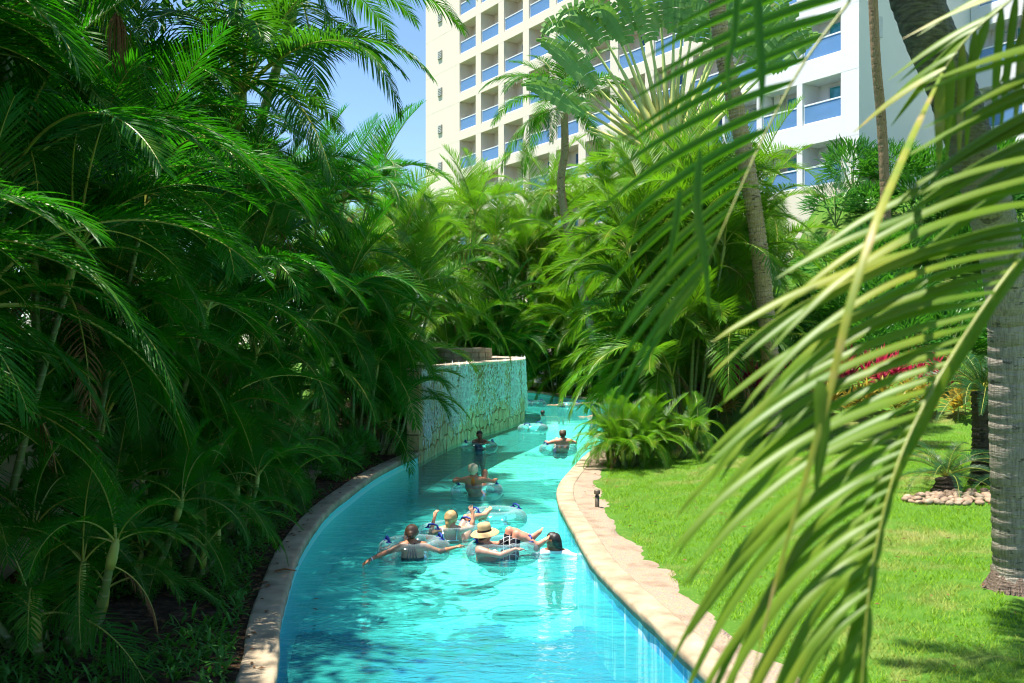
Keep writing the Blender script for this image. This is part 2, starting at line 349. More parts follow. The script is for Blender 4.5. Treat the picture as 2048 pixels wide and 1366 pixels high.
def inside(P, X, Y):
    r = np.zeros(X.shape, bool); n = len(P); j = n-1
    for i in range(n):
        xi, yi = P[i]; xj, yj = P[j]
        if yi != yj:
            c = ((yi > Y) != (yj > Y)) & (X < (xj-xi)*(Y-yi)/(yj-yi)+xi); r ^= c
        j = i
    return r
def dist_to(P, X, Y):
    d = np.full(X.shape, 1e9)
    for a, b in zip(P[:-1], P[1:]):
        ab = b-a; L = ab@ab+1e-12; t = np.clip(((X-a[0])*ab[0]+(Y-a[1])*ab[1])/L, 0, 1)
        d = np.minimum(d, np.hypot(X-a[0]-t*ab[0], Y-a[1]-t*ab[1]))
    return d
def ground(x, y):
    """height of the planted ground; x, y scalars or arrays"""
    x = np.asarray(x, float); y = np.asarray(y, float)
    xr = np.interp(y, RB[:, 1], RB[:, 0]); xl = np.interp(y, LB[:, 1], LB[:, 0])
    dr = np.clip(x-xr-1., 0, 30); dl = np.clip(xl-x-.6, 0, 6)
    z = .255+np.where(x > xr, .045*dr, 0)+np.where((x < xl) & (y < 26), .05*dl, 0)
    hill = 8.6*sstep(30.5, 47, y)*sstep(8.5, 13, x-.12*(y-32))
    hill = hill+np.where(x > xr, 1.45*sstep(25.5, 33, y)*sstep(1., 3.5, x-xr), 0)*(1-sstep(43, 50, y))
    far = .03*np.clip(y-66, 0, 30)
    return z+hill+far
def gz(x, y): return float(ground(x, y))
def axis(lo, a, b, hi, fine, coarse):
    far = [hi+40, hi+140, hi+500]; nf = [lo-500, lo-140, lo-40]
    return np.r_[nf, np.arange(lo, a, coarse), np.arange(a, b, fine), np.arange(b, hi+.01, coarse), far]
gx = axis(-44, -6, 9, 60, .2, 1.); gy = axis(-30, 1, 70, 140, .2, 1.5)
X, Y = np.meshgrid(gx, gy); Z = ground(X, Y)
rn = np.random.RandomState(3); Z = Z+.012*rn.randn(*Z.shape)*(np.abs(X) < 60)
cx = (X[:-1, :-1]+X[1:, 1:])/2; cy = (Y[:-1, :-1]+Y[1:, 1:])/2
near = (cx > -8) & (cx < 11) & (cy > -8) & (cy < 72)
kill = np.zeros(cx.shape, bool); kill[near] = inside(CANAL, cx[near], cy[near]) | (dist_to(np.vstack([CANAL, CANAL[:1]]), cx[near], cy[near]) < .17)
DRUM_POLY = np.vstack([DR, [(-7, 44), (-7.2, 36), (-6., 30), (-4.2, 26.5)]])
idx = np.arange(X.size).reshape(X.shape)
Q = np.stack([idx[:-1, :-1], idx[:-1, 1:], idx[1:, 1:], idx[1:, :-1]], -1)
V = np.stack([X, Y, Z], -1).reshape(-1, 3)
xrb = np.interp(cy, RB[:, 1], RB[:, 0]); island = (cx > xrb) | (cy > 49)
for nm, sel, m in (('lawn', island & ~kill, M['lawn']), ('garden_bed', ~island & ~kill, M['soil'])):
    F = Q[sel]; used, inv = np.unique(F, return_inverse=True)
    tag(obj(nm, tri_mesh(nm, V[used], inv.reshape(F.shape), m, True)), kind='structure')
def normals2(P, sgn):
    T = np.gradient(P, axis=0); T /= np.linalg.norm(T, axis=1)[:, None]+1e-9
    return np.stack([T[:, 1], -T[:, 0]], 1)*sgn
def sweep(P, N, prof, closed=False):
    """prof: list of (offset along N, z)"""
    v = []; f = []; K = len(prof)
    for p, n in zip(P, N):
        for o, z in prof: v.append((p[0]+n[0]*o, p[1]+n[1]*o, z))
    for i in range(len(P)-1):
        for k in range(K-1): f.append((i*K+k, i*K+k+1, (i+1)*K+k+1, (i+1)*K+k))
    return v, f
COP = [(.02, .16), (-.03, .17), (-.035, .27), (-.02, .293), (.01, .302), (.265, .306), (.29, .298), (.30, .28), (.30, .1)]
for nm, P, sg in (('coping', LB, -1), ('coping', RB, 1), ('coping', FB, -1)):
    R = resample(P, .18); N = normals2(R, sg); R = R+N*0
    v, f = sweep(R, N, COP); v = [(a+.004*RNG.gauss(0, 1), b+.004*RNG.gauss(0, 1), c+.0015*RNG.gauss(0, 1)) for a, b, c in v]
    tag(obj(nm, mesh(nm, v, f, [M['coping']], smooth=True)), kind='structure')
    v, f = sweep(R, N, [(0, .2), (.0, -.9)])
    tag(obj('river_wall', mesh('river_wall', v, f, [M['reflectwall' if P is RB else 'poolwall']], smooth=True)), kind='structure')
# gravel strip between the right coping and the lawn, ragged on its outer side
R = resample(RB[:100], .12); N = normals2(R, 1); v = []; f = []
for i, (p, n) in enumerate(zip(R, N)):
    wd = .78+.1*math.sin(i*.13)+.06*math.sin(i*.41+1)+RNG.uniform(-.025, .025)
    for o in (.29, .45, .62, wd):
        q = p+n*o; v.append((q[0], q[1], gz(q[0], q[1])+.03-(.03 if o == wd else 0)))
for i in range(len(R)-1):
    for k in range(3): f.append((i*4+k, i*4+k+1, i*4+k+5, i*4+k+4))
tag(obj('gravel_path', mesh('gravel_path', v, f, [M['gravel']], smooth=True)), kind='structure')
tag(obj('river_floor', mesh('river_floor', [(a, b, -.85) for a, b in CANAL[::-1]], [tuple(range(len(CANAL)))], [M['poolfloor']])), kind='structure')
tag(obj('river_water', mesh('river_water', [(a, b, 0) for a, b in CANAL[::-1]], [tuple(range(len(CANAL)))], [M['water']])), kind='structure')
# ------------------------------------------------------------------ stone waterfall wall
def clip_poly(poly, a, b, c):
    out = []
    for i in range(len(poly)):
        p, q = poly[i], poly[(i+1) % len(poly)]; dp = a*p[0]+b*p[1]-c; dq = a*q[0]+b*q[1]-c
        if dp <= 0: out.append(p)
        if (dp < 0 < dq) or (dq < 0 < dp):
            t = dp/(dp-dq); out.append((p[0]+(q[0]-p[0])*t, p[1]+(q[1]-p[1])*t))
    return out
def cells(W, Hh, w, h, rng, y0=0.):
    nx = max(1, round(W/w)); ny = max(1, round(Hh/h)); w = W/nx; h = Hh/ny; pts = {}
    for j in range(ny):
        for i in range(nx): pts[i, j] = ((i+.5+(.25 if j % 2 else -.25)+rng.uniform(-.3, .3))*w, y0+(j+.5+rng.uniform(-.3, .3))*h)
    res = []
    for (i, j), p in pts.items():
        poly = [(max(0, p[0]-2*w), y0), (min(W, p[0]+2*w), y0), (min(W, p[0]+2*w), y0+Hh), (max(0, p[0]-2*w), y0+Hh)]
        for di in (-2, -1, 0, 1, 2):
            for dj in (-2, -1, 0, 1, 2):
                q = pts.get((i+di, j+dj))
                if q is None or (di == 0 and dj == 0): continue
                a, b = q[0]-p[0], q[1]-p[1]; poly = clip_poly(poly, a, b, (q[0]**2+q[1]**2-p[0]**2-p[1]**2)/2)
                if len(poly) < 3: break
            if len(poly) < 3: break
        if len(poly) >= 3: res.append(poly)
    return res
DRr = resample(DR, .1); DS = np.arange(len(DRr))*np.linalg.norm(DRr[1]-DRr[0]); DN = normals2(DRr, 1)
TOP = 2.45
def on_drum(s, z, dep):
    x = np.interp(s, DS, DRr[:, 0]); y = np.interp(s, DS, DRr[:, 1]); nx = np.interp(s, DS, DN[:, 0]); ny = np.interp(s, DS, DN[:, 1])
    return (x+nx*dep, y+ny*dep, z)
drum = empty('waterfall_wall', (-1.2, 34, 0), 'curved stone waterfall wall with a basin on top beside the river', 'wall')
def local(v, o): return [(a-o.location[0], b-o.location[1], c-o.location[2]) for a, b, c in v]
v, f = sweep(DRr, DN, [(-.5, TOP-.35), (-.45, TOP-.02), (-.02, TOP-.02), (-.02, -1.15)]); b = MB(); b.add(local(v, drum), f)
e0 = [on_drum(0, TOP-.02, -.02), on_drum(0, TOP-.02, -.3), on_drum(0, -.2, -.3), on_drum(0, -.2, -.02)]
b.add(local(e0, drum), [(0, 1, 2, 3)]); obj('wall_core', b.mesh('wall_core', [M['joint']], False), drum)
for lv in range(6):
    z0_ = -.1+lv*.42; q = [on_drum(-.0, z0_+.015, .03), on_drum(0, z0_+.015, -.3), on_drum(0, z0_+.405, -.3), on_drum(0, z0_+.405, .03)]; tt = DRr[1]-DRr[0]; tt = tt/np.linalg.norm(tt)
    v = [(a-tt[0]*o_, b_-tt[1]*o_, c_) for o_ in (-.01, .06) for a, b_, c_ in q]; obj('end_stone', mesh('end_stone', local(v, drum), [(4, 5, 6, 7), (0, 1, 5, 4), (1, 2, 6, 5), (2, 3, 7, 6), (3, 0, 4, 7)], [M['stone']]), drum)
rs = random.Random(11); slen = 19.5
for poly in cells(slen, TOP+.1, .40, .46, rs, -.12):
    c = np.mean(poly, 0); n = len(poly); d0 = rs.uniform(.03, .065); v = []
    for sc, dep in ((.95, -.02), (.94, d0*.6), (.80, d0)):
        for q in poly:
            L = max(.05, np.hypot(q[0]-c[0], q[1]-c[1])); k = (sc if sc < .9 else max(.78, 1-.019/L))
            v.append(on_drum(c[0]+(q[0]-c[0])*k+rs.uniform(-.006, .006), c[1]+(q[1]-c[1])*k, dep+(rs.uniform(-.008, .008) if dep > 0 else 0)))
    f = [(i, (i+1) % n, n+(i+1) % n, n+i) for i in range(n)]+[(n+i, n+(i+1) % n, 2*n+(i+1) % n, 2*n+i) for i in range(n)]+[tuple(2*n+i for i in range(n))]
    obj('stone', mesh('stone', local(v, drum), f, [M['stone']], smooth=False), drum)
s = 0.
while s < 26.:                       # rim course
    L = rs.uniform(.5, .8); v = []
    for q in np.linspace(s+.006, s+L-.006, 4):
        for dep, z in ((.07, TOP-.05), (.09, TOP+.03), (.06, TOP+.06), (-.3, TOP+.065), (-.34, TOP+.0)): v.append(on_drum(q, z+rs.uniform(-.006, .006), dep))
    f = [(i*5+k, i*5+k+1, i*5+k+6, i*5+k+5) for i in range(3) for k in range(4)]+[(4, 3, 2, 1, 0), (15, 16, 17, 18, 19)]
    obj('rim_stone', mesh('rim_stone', local(v, drum), f, [M['rimstone']]), drum); s += L
bp = [on_drum(q, TOP-.06, -.36) for q in np.linspace(0, 26, 60)]+[(-4.6, 44, TOP-.06), (-4.2, 34, TOP-.06), (-4.0, 26.5, TOP-.06)]
obj('basin_water', mesh('basin_water', local(bp, drum), [tuple(range(len(bp)))], [M['basinwater']]), drum)
# round planter rising out of the basin
pl = empty('stone_planter', (-1.95, 38.2, TOP-.06), 'low round stone planter ring standing in the waterfall basin', 'planter')
b = MB(); b.lathe([(1.12, 0), (1.12, .5), (.86, .5), (.86, .1), (0.01, .1)], (0, 0, 0), 36); obj('planter_wall', b.mesh('planter_wall', [M['terracotta']]), pl)
for lvl in range(3):
    n = 22; off = rs.random()
    for k in range(n):
        a0 = 2*math.pi*(k+off)/n+.012; a1 = 2*math.pi*(k+1+off)/n-.012; z0 = .01+lvl*.2; z1 = z0+.185; r0, r1 = (1.10, 1.17+rs.uniform(0, .03)) if lvl < 2 else (.82+rs.uniform(-.02, .02), 1.18+rs.uniform(-.02, .03))
        if lvl == 2: z0, z1 = .41, .56+rs.uniform(-.02, .02)
        v = [(r*math.cos(a), r*math.sin(a), z) for z in (z0, z1) for r, a in ((r0, a0), (r1, a0), (r1, (a0+a1)/2), (r1, a1), (r0, a1))]
        obj('stone', mesh('stone', v, [(0, 1, 6, 5), (1, 2, 7, 6), (2, 3, 8, 7), (3, 4, 9, 8), (4, 0, 5, 9), (5, 6, 7, 8, 9), (4, 3, 2, 1, 0)], [M['rimstone']]), pl)
# falling water: a mass of elongated drops
rr = np.random.RandomState(5); n = 10000
cl = np.sort(rr.uniform(.4, 20., 46)); s = cl[rr.randint(0, 46, n)]+rr.randn(n)*.2; s = np.where(rr.rand(n) < .3, rr.uniform(0, 21, n), s); s = np.clip(s, .05, 21)
z = TOP+.02-(rr.rand(n)**.85)*(1.55+.25*np.sin(s*1.7)+.5*rr.rand(n)**3); dep = .06+.13*(TOP-z)/2.5*rr.rand(n)+.03*rr.rand(n)
L = rr.uniform(.015, .06, n)*(1+2.5*(rr.rand(n) < .15)); wd = rr.uniform(.006, .016, n)
C = np.array([on_drum(a, b_, c) for a, b_, c in zip(s, z, dep)])
o6 = np.array([(1, 0, 0), (0, 1, 0), (-1, 0, 0), (0, -1, 0)], float)
V = np.zeros((n, 6, 3)); V[:, :4] = C[:, None]+o6[None]*wd[:, None, None]; V[:, 4] = C+np.c_[np.zeros(n), np.zeros(n), L]; V[:, 5] = C-np.c_[np.zeros(n), np.zeros(n), L]
T8 = np.array([(0, 1, 4), (1, 2, 4), (2, 3, 4), (3, 0, 4), (1, 0, 5), (2, 1, 5), (3, 2, 5), (0, 3, 5)])
F = (np.arange(n)[:, None, None]*6+T8[None]).reshape(-1, 3)
tag(obj('falling_water', tri_mesh('falling_water', V.reshape(-1, 3), F, M['drop'])), 'thin veil of white water drops running down the stone wall', 'waterfall', kind='stuff')
# ------------------------------------------------------------------ hotel
U = Vector((.52, -.855, 0)).normalized(); NF = Vector((U.y, -U.x, 0))            # along the facade, out of the facade
def proj(p): return 1024+FPX*p.x/p.y, 683-FPX*(p.z-H)/p.y
def block(name, label, O, ncol, rows, pw, ph, ow, oh, z0, lblank, rblank, depth, ztop, wm, basem, seed, zb=0., small=False, teal=False):
    """O: foot of the first bay's axis on the facade plane; rows: list of row numbers; openings at z0+row*ph"""
    rg = random.Random(seed); root = empty(name, (O[0], O[1], 0), label, 'building'); B = MB(); BD = 1.15
    def Pt(t, d, z): return U*t+NF*d+Vector((0, 0, z))
    def bx(t0, t1, d0, d1, za, zb_, m=0): B.box(tuple(Pt((t0+t1)/2, (d0+d1)/2, (za+zb_)/2)), (t1-t0, abs(d1-d0), zb_-za), m, (U, NF))
    tl, tr = -pw/2-lblank, (ncol-.5)*pw+rblank
    zlo = z0+min(rows)*ph; zhi = z0+max(rows)*ph+oh
    bx(tl, tr, -depth, -BD, zb, ztop)                                               # body behind the balconies
    bx(tl, tr, -BD, 0, zb, zlo, 1)                                                # base
    bx(tl, tr, -BD, -.002, zhi, ztop)
    if lblank: bx(tl, -pw/2+(pw-ow)/2, -BD, -.004, zlo-.02, zhi+.02)
    if rblank: bx((ncol-.5)*pw-(pw-ow)/2, tr, -BD, -.004, zlo-.02, zhi+.02)
    for k in range(ncol-1): bx((k+.5)*pw-(pw-ow)/2, (k+.5)*pw+(pw-ow)/2, -BD, -.003, zlo-.01, zhi+.01)
    if not lblank: bx(-pw/2, -pw/2+(pw-ow)/2, -BD, -.003, zlo-.01, zhi+.01)
    if not rblank: bx((ncol-.5)*pw-(pw-ow)/2, (ncol-.5)*pw, -BD, -.003, zlo-.01, zhi+.01)
    for r in rows[:-1]: bx(tl+.01, tr-.01, -BD, 0, z0+r*ph+oh, z0+(r+1)*ph)
    obj('wall', B.mesh('wall', [wm, basem]), root)
    # shared pieces
    g = MB(); g.box((0, 0, .52), (ow-.06, .02, .80)); gm = g.mesh('glass_panel', [M['glass']])
    r_ = MB(); r_.box((0, 0, .97), (ow-.005, .06, .07)); r_.box((0, 0, .07), (ow-.005, .05, .07))
    for q in (-1, 1): r_.box((q*(ow/2-.03), 0, .5), (.045, .045, .9))
    rm = r_.mesh('railing', [M['rail']])
    d_ = MB(); dw = ow*.62
    for q in (-1, 0, 1): d_.box((q*(dw/2-.03), 0, oh*.45), (.06, .06, oh*.9))
    d_.box((0, 0, oh*.9), (dw, .062, .07)); d_.box((0, 0, .03), (dw, .062, .06)); dm = d_.mesh('sliding_door', [M['frame']])
    p_ = MB(); p_.box((0, .0, oh*.45), (dw-.06, .02, oh*.88)); pm = p_.mesh('pane', [M['door' if teal else 'doorblue']])
    c_ = MB(); v = []; f = []
    for i in range(13):
        v += [(-dw*.22+dw*.44*i/12, .03*math.sin(i*2.1), .04), (-dw*.22+dw*.44*i/12, .03*math.sin(i*2.1), oh*.86)]
        if i: f.append((2*i-2, 2*i, 2*i+1, 2*i-1))
    c_.add(v, f); cm = c_.mesh('curtain', [M['curtain']])
    Rm = Matrix(((U.x, NF.x, 0, 0), (U.y, NF.y, 0, 0), (0, 0, 1, 0), (0, 0, 0, 1)))
    for r in rows:
        for k in range(ncol):
            ctr = Pt(k*pw, 0, z0+r*ph); wp = ctr+Vector((O[0], O[1], 0)); x_, y_ = proj(wp+Vector((0, 0, 1)))
            if y_ < -60 or y_ > 520 or x_ > 2120: continue
            q = obj('balcony_railing', rm, root, Matrix.Translation(Pt(k*pw, -.12, z0+r*ph)) @ Rm); obj('glass_panel', gm, q)
            q = obj('sliding_door', dm, root, Matrix.Translation(Pt(k*pw+ow*.10, -BD+.05, z0+r*ph)) @ Rm); obj('pane', pm, q)
            if rg.random() < .7: obj('curtain', cm, q, Matrix.Translation((rg.choice((-1, 1))*dw*.24, .06, 0)))
    if small:                                                                       # louvred slots on the blank strip
        s_ = MB(); s_.box((0, 0, 0), (.7, .06, .7), 0)
        for i in range(5): s_.box((0, .05, -.27+i*.135), (.62, .05, .05), 1)
        sm_ = s_.mesh('louvre_window', [M['louvre'], M['frame']])
        for r in rows: obj('louvre_window', sm_, root, Matrix.Translation(Pt(-pw/2-lblank*.52, .025, z0+r*ph+.8)) @ Rm)
    return root
block('cream_hotel_building', 'tall cream hotel block with rows of recessed balconies behind the palms', (-3.47, 77.6), 10, list(range(-2, 6)), 3.42, 3.04, 2.62, 2.36, 13.7, 5.6, 0, 14, 36, M['cream'], M['cream'], 1, small=True)
O2 = Vector((14.5, 46.7, 0))-U*2.65*2
wb = block('white_hotel_building', 'white hotel block with teal curtained balconies at upper right', (O2.x, O2.y), 3, list(range(-1, 5)), 2.65, 3.0, 2.3, 2.05, 13.5, 0, .85, 8.2, 32, M['white'], M['cream'], 2, teal=True)
O3 = Vector((15.75, 44.85, 0))-NF*8.0+U*1.5
block('white_hotel_wing', 'white hotel wing at the right edge behind the leaning trunk', (O3.x, O3.y), 3, list(range(-1, 5)), 3.0, 3.0, 2.3, 2.05, 13.5, 0, .5, 10, 32, M['white'], M['cream'], 3, teal=True)
# slit windows on the white block's end wall
s_ = MB(); s_.box((0, 0, 0), (.42, .05, .95)); sm_ = s_.mesh('slit_window', [M['frame']])
Re = Matrix(((NF.x, U.x, 0, 0), (NF.y, U.y, 0, 0), (0, 0, 1, 0), (0, 0, 0, 1)))
tE = 2.5*2.65+.85
for zz in (14.6, 17.6): obj('slit_window', sm_, wb, Matrix.Translation(U*(tE+.02)-NF*1.35+Vector((0, 0, zz))) @ Re)
# ------------------------------------------------------------------ palm fronds
def strip(V, F, p0, d0, Wv, L, w, K, droop, fold=.28, curl=0., rg=None, prof=None):
    """one leaflet: a folded tapering blade that bends under its own weight"""
    p = Vector(p0); d = Vector(d0).normalized(); base = len(V); side = Vector((0, 0, 0))
    prof = prof or [.55, 1, 1, .8, .5, .0]
    for k in range(K+1):
        u = k/K; q = u*(len(prof)-1); i = min(int(q), len(prof)-2); ww = w*(prof[i]+(prof[i+1]-prof[i])*(q-i))
        W = Wv-d*Wv.dot(d)
        W = W.normalized() if W.length > 1e-4 else d.orthogonal().normalized()
        N = d.cross(W)
        if k < K: V += [tuple(p-W*ww*.5), tuple(p+N*ww*fold), tuple(p+W*ww*.5)]
        else: V.append(tuple(p))
        p = p+d*(L/K); d = (d+Vector((0, 0, -1))*droop/K*(.5+1.2*u)+Wv*curl/K).normalized()
    for k in range(K-1):
        a = base+3*k; F += [(a, a+1, a+4, a+3), (a+1, a+2, a+5, a+4)]
    a = base+3*(K-1); F += [(a, a+1, a+3), (a+1, a+2, a+3)]
def frond_mesh(name, L, n, ll, w, e0, e1, p, vup, droop, seed, mat, pet=.14, K=5, r0=.02, gap=0., amin=30, amax=66, twist=0.):
    rg = random.Random(seed); V = []; F = []; m = 22; pts = []; Ts = []; q = Vector((0, 0, 0)); yaw = 0
    sway = rg.uniform(-.25, .25)
    for i in range(m+1):
        s = i/m; th = rad(e0+(e1-e0)*s**p); t = Vector((math.cos(th)*math.cos(sway*s), math.cos(th)*math.sin(sway*s), math.sin(th)))
        pts.append(q.copy()); Ts.append(t); q = q+t*(L/m)
    b = MB(); b.tube(pts, [r0*(1-.85*(i/m)**.8) for i in range(m+1)], 5, 0, False)
    nr = len(b.f); V = list(b.v); F = list(b.f)
    for sd in (-1, 1):
        for i in range(n):
            u = (i+.5+rg.uniform(-.25, .25))/n; s = pet+(1-pet)*u
            if rg.random() < gap: continue
            k = min(int(s*m), m-1); fr = s*m-k; P0 = pts[k].lerp(pts[k+1], fr); T = Ts[k].lerp(Ts[k+1], fr).normalized()
            Yv = Vector((0, 0, 1)).cross(T); Yv = Yv.normalized() if Yv.length > .05 else Vector((0, 1, 0)); Nn = T.cross(Yv)
            a = rad(amax-(amax-amin)*u+rg.uniform(-5, 5)); v = rad(vup+rg.uniform(-7, 7))+sd*twist
            d = T*math.cos(a)+(Yv*sd*math.cos(v)+Nn*math.sin(v))*math.sin(a)
            ln = ll*(.5+.5*math.sin(math.pi*min(1, u*.9+.08)**.75))*(1-.4*u**4)*rg.uniform(.9, 1.08)
            strip(V, F, P0, d, T, ln, w*(1-.35*u), K, droop*rg.uniform(.7, 1.35))
    mi = [1]*nr+[0]*(len(F)-nr)
    return mesh(name, V, F, [mat, M['rib']], mi, smooth=False)
AR = {'up': [], 'mid': [], 'old': []}
for i in range(3):
    AR['up'].append(frond_mesh('frond', 2.4, 50, .60, .028, 84-6*i, 22+8*i, 1.5, 30, .35, 10+i, M['areca']))
    AR['mid'].append(frond_mesh('frond', 2.5, 54, .62, .029, 66-5*i, -34-8*i, 1.15, 26, .45, 20+i, M['areca']))
    AR['mid'].append(frond_mesh('frond', 2.5, 52, .60, .029, 55+4*i, -62+6*i, 1.0, 18, .6, 40+i, M['areca']))
    AR['old'].append(frond_mesh('frond', 2.4, 50, .60, .029, 34-8*i, -78, .85, 8, .8, 30+i, M['areca'], gap=.06))
DEADF = [frond_mesh('dead_frond', 2.0, 34, .5, .02, 5-20*i, -86, .6, -8, 1.8, 300+i, M['dead'], gap=.25) for i in range(2)]
AR_LIT = {}
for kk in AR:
    AR_LIT[kk] = []
    for me in AR[kk]: m2 = me.copy(); m2.materials[0] = M['areca_lit']; AR_LIT[kk].append(m2)
CO = {'up': [], 'mid': [], 'old': []}
for i in range(2):
    CO['up'].append(frond_mesh('frond', 3.6, 64, .8, .040, 78-8*i, 5, 1.4, 22, .7, 50+i, M['coco'], .2, 6, .03))
    CO['mid'].append(frond_mesh('frond', 3.8, 68, .85, .042, 52-12*i, -52, 1.1, 12, 1.0, 60+i, M['coco'], .2, 6, .03))
    CO['old'].append(frond_mesh('frond', 3.6, 64, .82, .040, 16-14*i, -80, .8, 0, 1.4, 70+i, M['coco'], .2, 6, .03, .08))
SJ = random.Random(77)
def stem_mesh(pts, r0, r1, n=8, mats=None, shaft=.0, ring=.16, flare=1.25, bumpy=.05):
    """ringed culm along pts, optional smooth crownshaft at its top"""
    P = spline(pts, 10); L = np.r_[0, np.cumsum(np.linalg.norm(np.diff(P, axis=0), axis=1))]; T = L[-1]
    zs = []; k = 0.
    while k < T: rj = ring*SJ.uniform(.6, 1.45); zs += [k, k+rj*.75, k+rj*.9]; k += rj
    zs = [z for z in zs if z < T]+[T]; Q = [tuple(np.interp(z, L, P[:, j]) for j in range(3)) for z in zs]
    rs_ = []
    for i, z in enumerate(zs):
        r = r0+(r1-r0)*z/T
        if z < .3: r *= 1+(flare-1)*(1-z/.3)
        rs_.append(r*(1+bumpy*SJ.uniform(.4, 1.3) if i % 3 == 0 else 1-bumpy*SJ.uniform(0, .6)))
    b = MB(); b.tube(Q, rs_, n, 0)
    if shaft:
        d = (Vector(P[-1])-Vector(P[-2])).normalized(); e = Vector(P[-1])
        b.tube([e-d*.02, e+d*shaft*.25, e+d*shaft*.7, e+d*shaft], [r1*1.15, r1*1.35, r1*1.1, r1*.5], n, 1)
    return b.mesh('stem', mats or [M['stem'], M['shaft']], True)
GA = 2.39996
def put_fronds(root, top, kinds, nf, scale, rg, az0=None, bias=None, flat=0):
    for k in range(nf):
        az = (az0 if az0 is not None else 0)+k*GA+rg.uniform(-.3, .3)
        if bias is not None and rg.random() < .45: az = bias+rg.uniform(-.9, .9)
        u = (k+.5)/nf; kind = 'up' if u < .25 else ('mid' if u < .75 else 'old')
        me = rg.choice(kinds[kind]); s = scale*rg.uniform(.82, 1.18)
        Mx = Matrix.Translation(top) @ Euler((rg.uniform(-.18, .18), rg.uniform(-.1, .1), az)).to_matrix().to_4x4() @ Matrix.Diagonal((s, s*rg.uniform(.9, 1.1), s, 1))
        obj('frond', me, root, Mx)
def areca(label, x, y, h, ns, nf, scale, seed, bias=None, spread=1.0, low=.35, group=None, name='areca_palm', kinds=None):
    rg = random.Random(seed); z0 = gz(x, y)-.03; root = empty(name, (x, y, z0), label, 'palm', group)
    for i in range(ns):
        a = i*GA+rg.uniform(-.4, .4)
        if bias is not None and rg.random() < .35: a = bias+rg.uniform(-.7, .7)
        rb = .12+.5*math.sqrt((i+.5)/ns); hh = h*(low+(1-low)*rg.random()**.8)-1.5*scale
        hh = max(.25, hh); out = rb+spread*(.12+.16*rg.random())*hh*(.4+.6*(i+1)/ns)
        pts = [(rb*math.cos(a)*.6, rb*math.sin(a)*.6, 0), ((rb+(out-rb)*.35)*math.cos(a), (rb+(out-rb)*.35)*math.sin(a), hh*.55), (out*math.cos(a), out*math.sin(a), hh)]
        obj('stem', stem_mesh(pts, rg.uniform(.045, .065), rg.uniform(.03, .04), 8, shaft=.55*scale), root)
        top = Vector(pts[-1])+(Vector(pts[-1])-Vector(pts[1])).normalized()*.45*scale
        if rg.random() < .3: az = rg.uniform(0, 6.28); obj('dead_frond', rg.choice(DEADF), root, Matrix.Translation(Vector(pts[-1])) @ Euler((0, 0, az)).to_matrix().to_4x4() @ Matrix.Diagonal((.8*scale, .8*scale, .8*scale, 1)))
        put_fronds(root, top, kinds or AR, nf, scale*rg.uniform(.85, 1.15), rg, rg.uniform(0, 6), bias)
    return root
R0 = 0.0           # heading +X: towards the river from the left bank
# left bank, from the footbridge to the far end
left = [
 ('areca palm clump at the lower left, green stems rising from bare soil', -5.9, 10.6, 6.2, 8, 9, 1.0, 1),
 ('areca palm clump cut by the left edge, fronds arching to the right', -5.9, 7.8, 6.0, 7, 9, 1.0, 2),
 ('dark areca palm clump overhanging the cream garden wall', -6.1, 13.2, 6.2, 9, 9, 1.0, 3),
 ('areca palm clump with long fronds reaching down to the ground cover', -6.15, 16.2, 6.4, 9, 9, 1.0, 4),
 ('areca palm clump beside the concrete slab on the left bank', -6.3, 19.6, 6.8, 8, 8, 1.05, 5),
 ('areca palm clump with pale slim stems left of the waterfall wall', -5.3, 23.4, 6.8, 8, 8, 1.1, 6),
 ('areca palm clump whose fronds hang over the end of the waterfall wall', -3.75, 27.3, 6.0, 10, 9, 1.15, 7),
 ('areca palm clump behind the waterfall wall beside its basin', -5.2, 31.0, 7.4, 8, 8, 1.2, 8),
 ('areca palm clump behind the round stone planter', -5.0, 36.5, 8.0, 8, 8, 1.25, 9),
]
for k, q in enumerate(left): areca(*q, bias=None if k == 6 else R0, low=.36 if k < 2 else (.27 if k < 5 else .2), kinds=AR_LIT if k in (6, 8) else None)
row2 = [(-8.2, 9.5, 7.2), (-8.4, 13.5, 7.8), (-8.6, 17.5, 8.2), (-8.4, 22, 8.6), (-8.6, 27, 9.0), (-8.2, 33, 9.6), (-7.5, 41, 10.5)]
l2 = ['shaded tall areca palm filling the upper left corner', 'tall areca palm in deep shade behind the cream garden wall', 'tall shaded areca palm, third in the row behind the left bank', 'tall areca palm in the row behind the concrete slab',
      'tall areca palm behind the clump of pale slim stems', 'tall areca palm rising behind the waterfall wall', 'tallest areca palm in the row left of the sky gap']
for k, ((x, y, h), lb) in enumerate(zip(row2, l2)): areca(lb, x, y, h, 6, 8, 1.3, 30+k, R0, 1.1, .45)
back = [(-3.2, 51.5, 11.2, 'sunlit areca palm behind the waterfall basin, left of the hotel corner'), (-6.8, 54, 11.2, 'sunlit areca palm at the foot of the sky gap'),
        (-3.4, 65.5, 14, 'palm clump on the far bank below the cream hotel corner'), (.2, 63.5, 14, 'sunlit palm clump beyond the far strip of lawn'), (3.2, 60.0, 14, 'palm clump on the far bank just left of the tallest sunlit areca'),
        (5.6, 55.5, 14, 'palm clump on the far bank behind the tall sunlit areca'), (8.6, 51.0, 9, 'palm clump low in front of the lowest cream balconies'), (10.5, 47.5, 6, 'palm clump at the foot of the white hotel block'), (-9.5, 64, 12, 'palm clump far behind the left bank at the hotel foot')]
for k, (x, y, h, lb) in enumerate(back): areca(lb, x, y, h, 13, 9, 1.6, 50+k, None, 1.1, .2, kinds=AR_LIT)
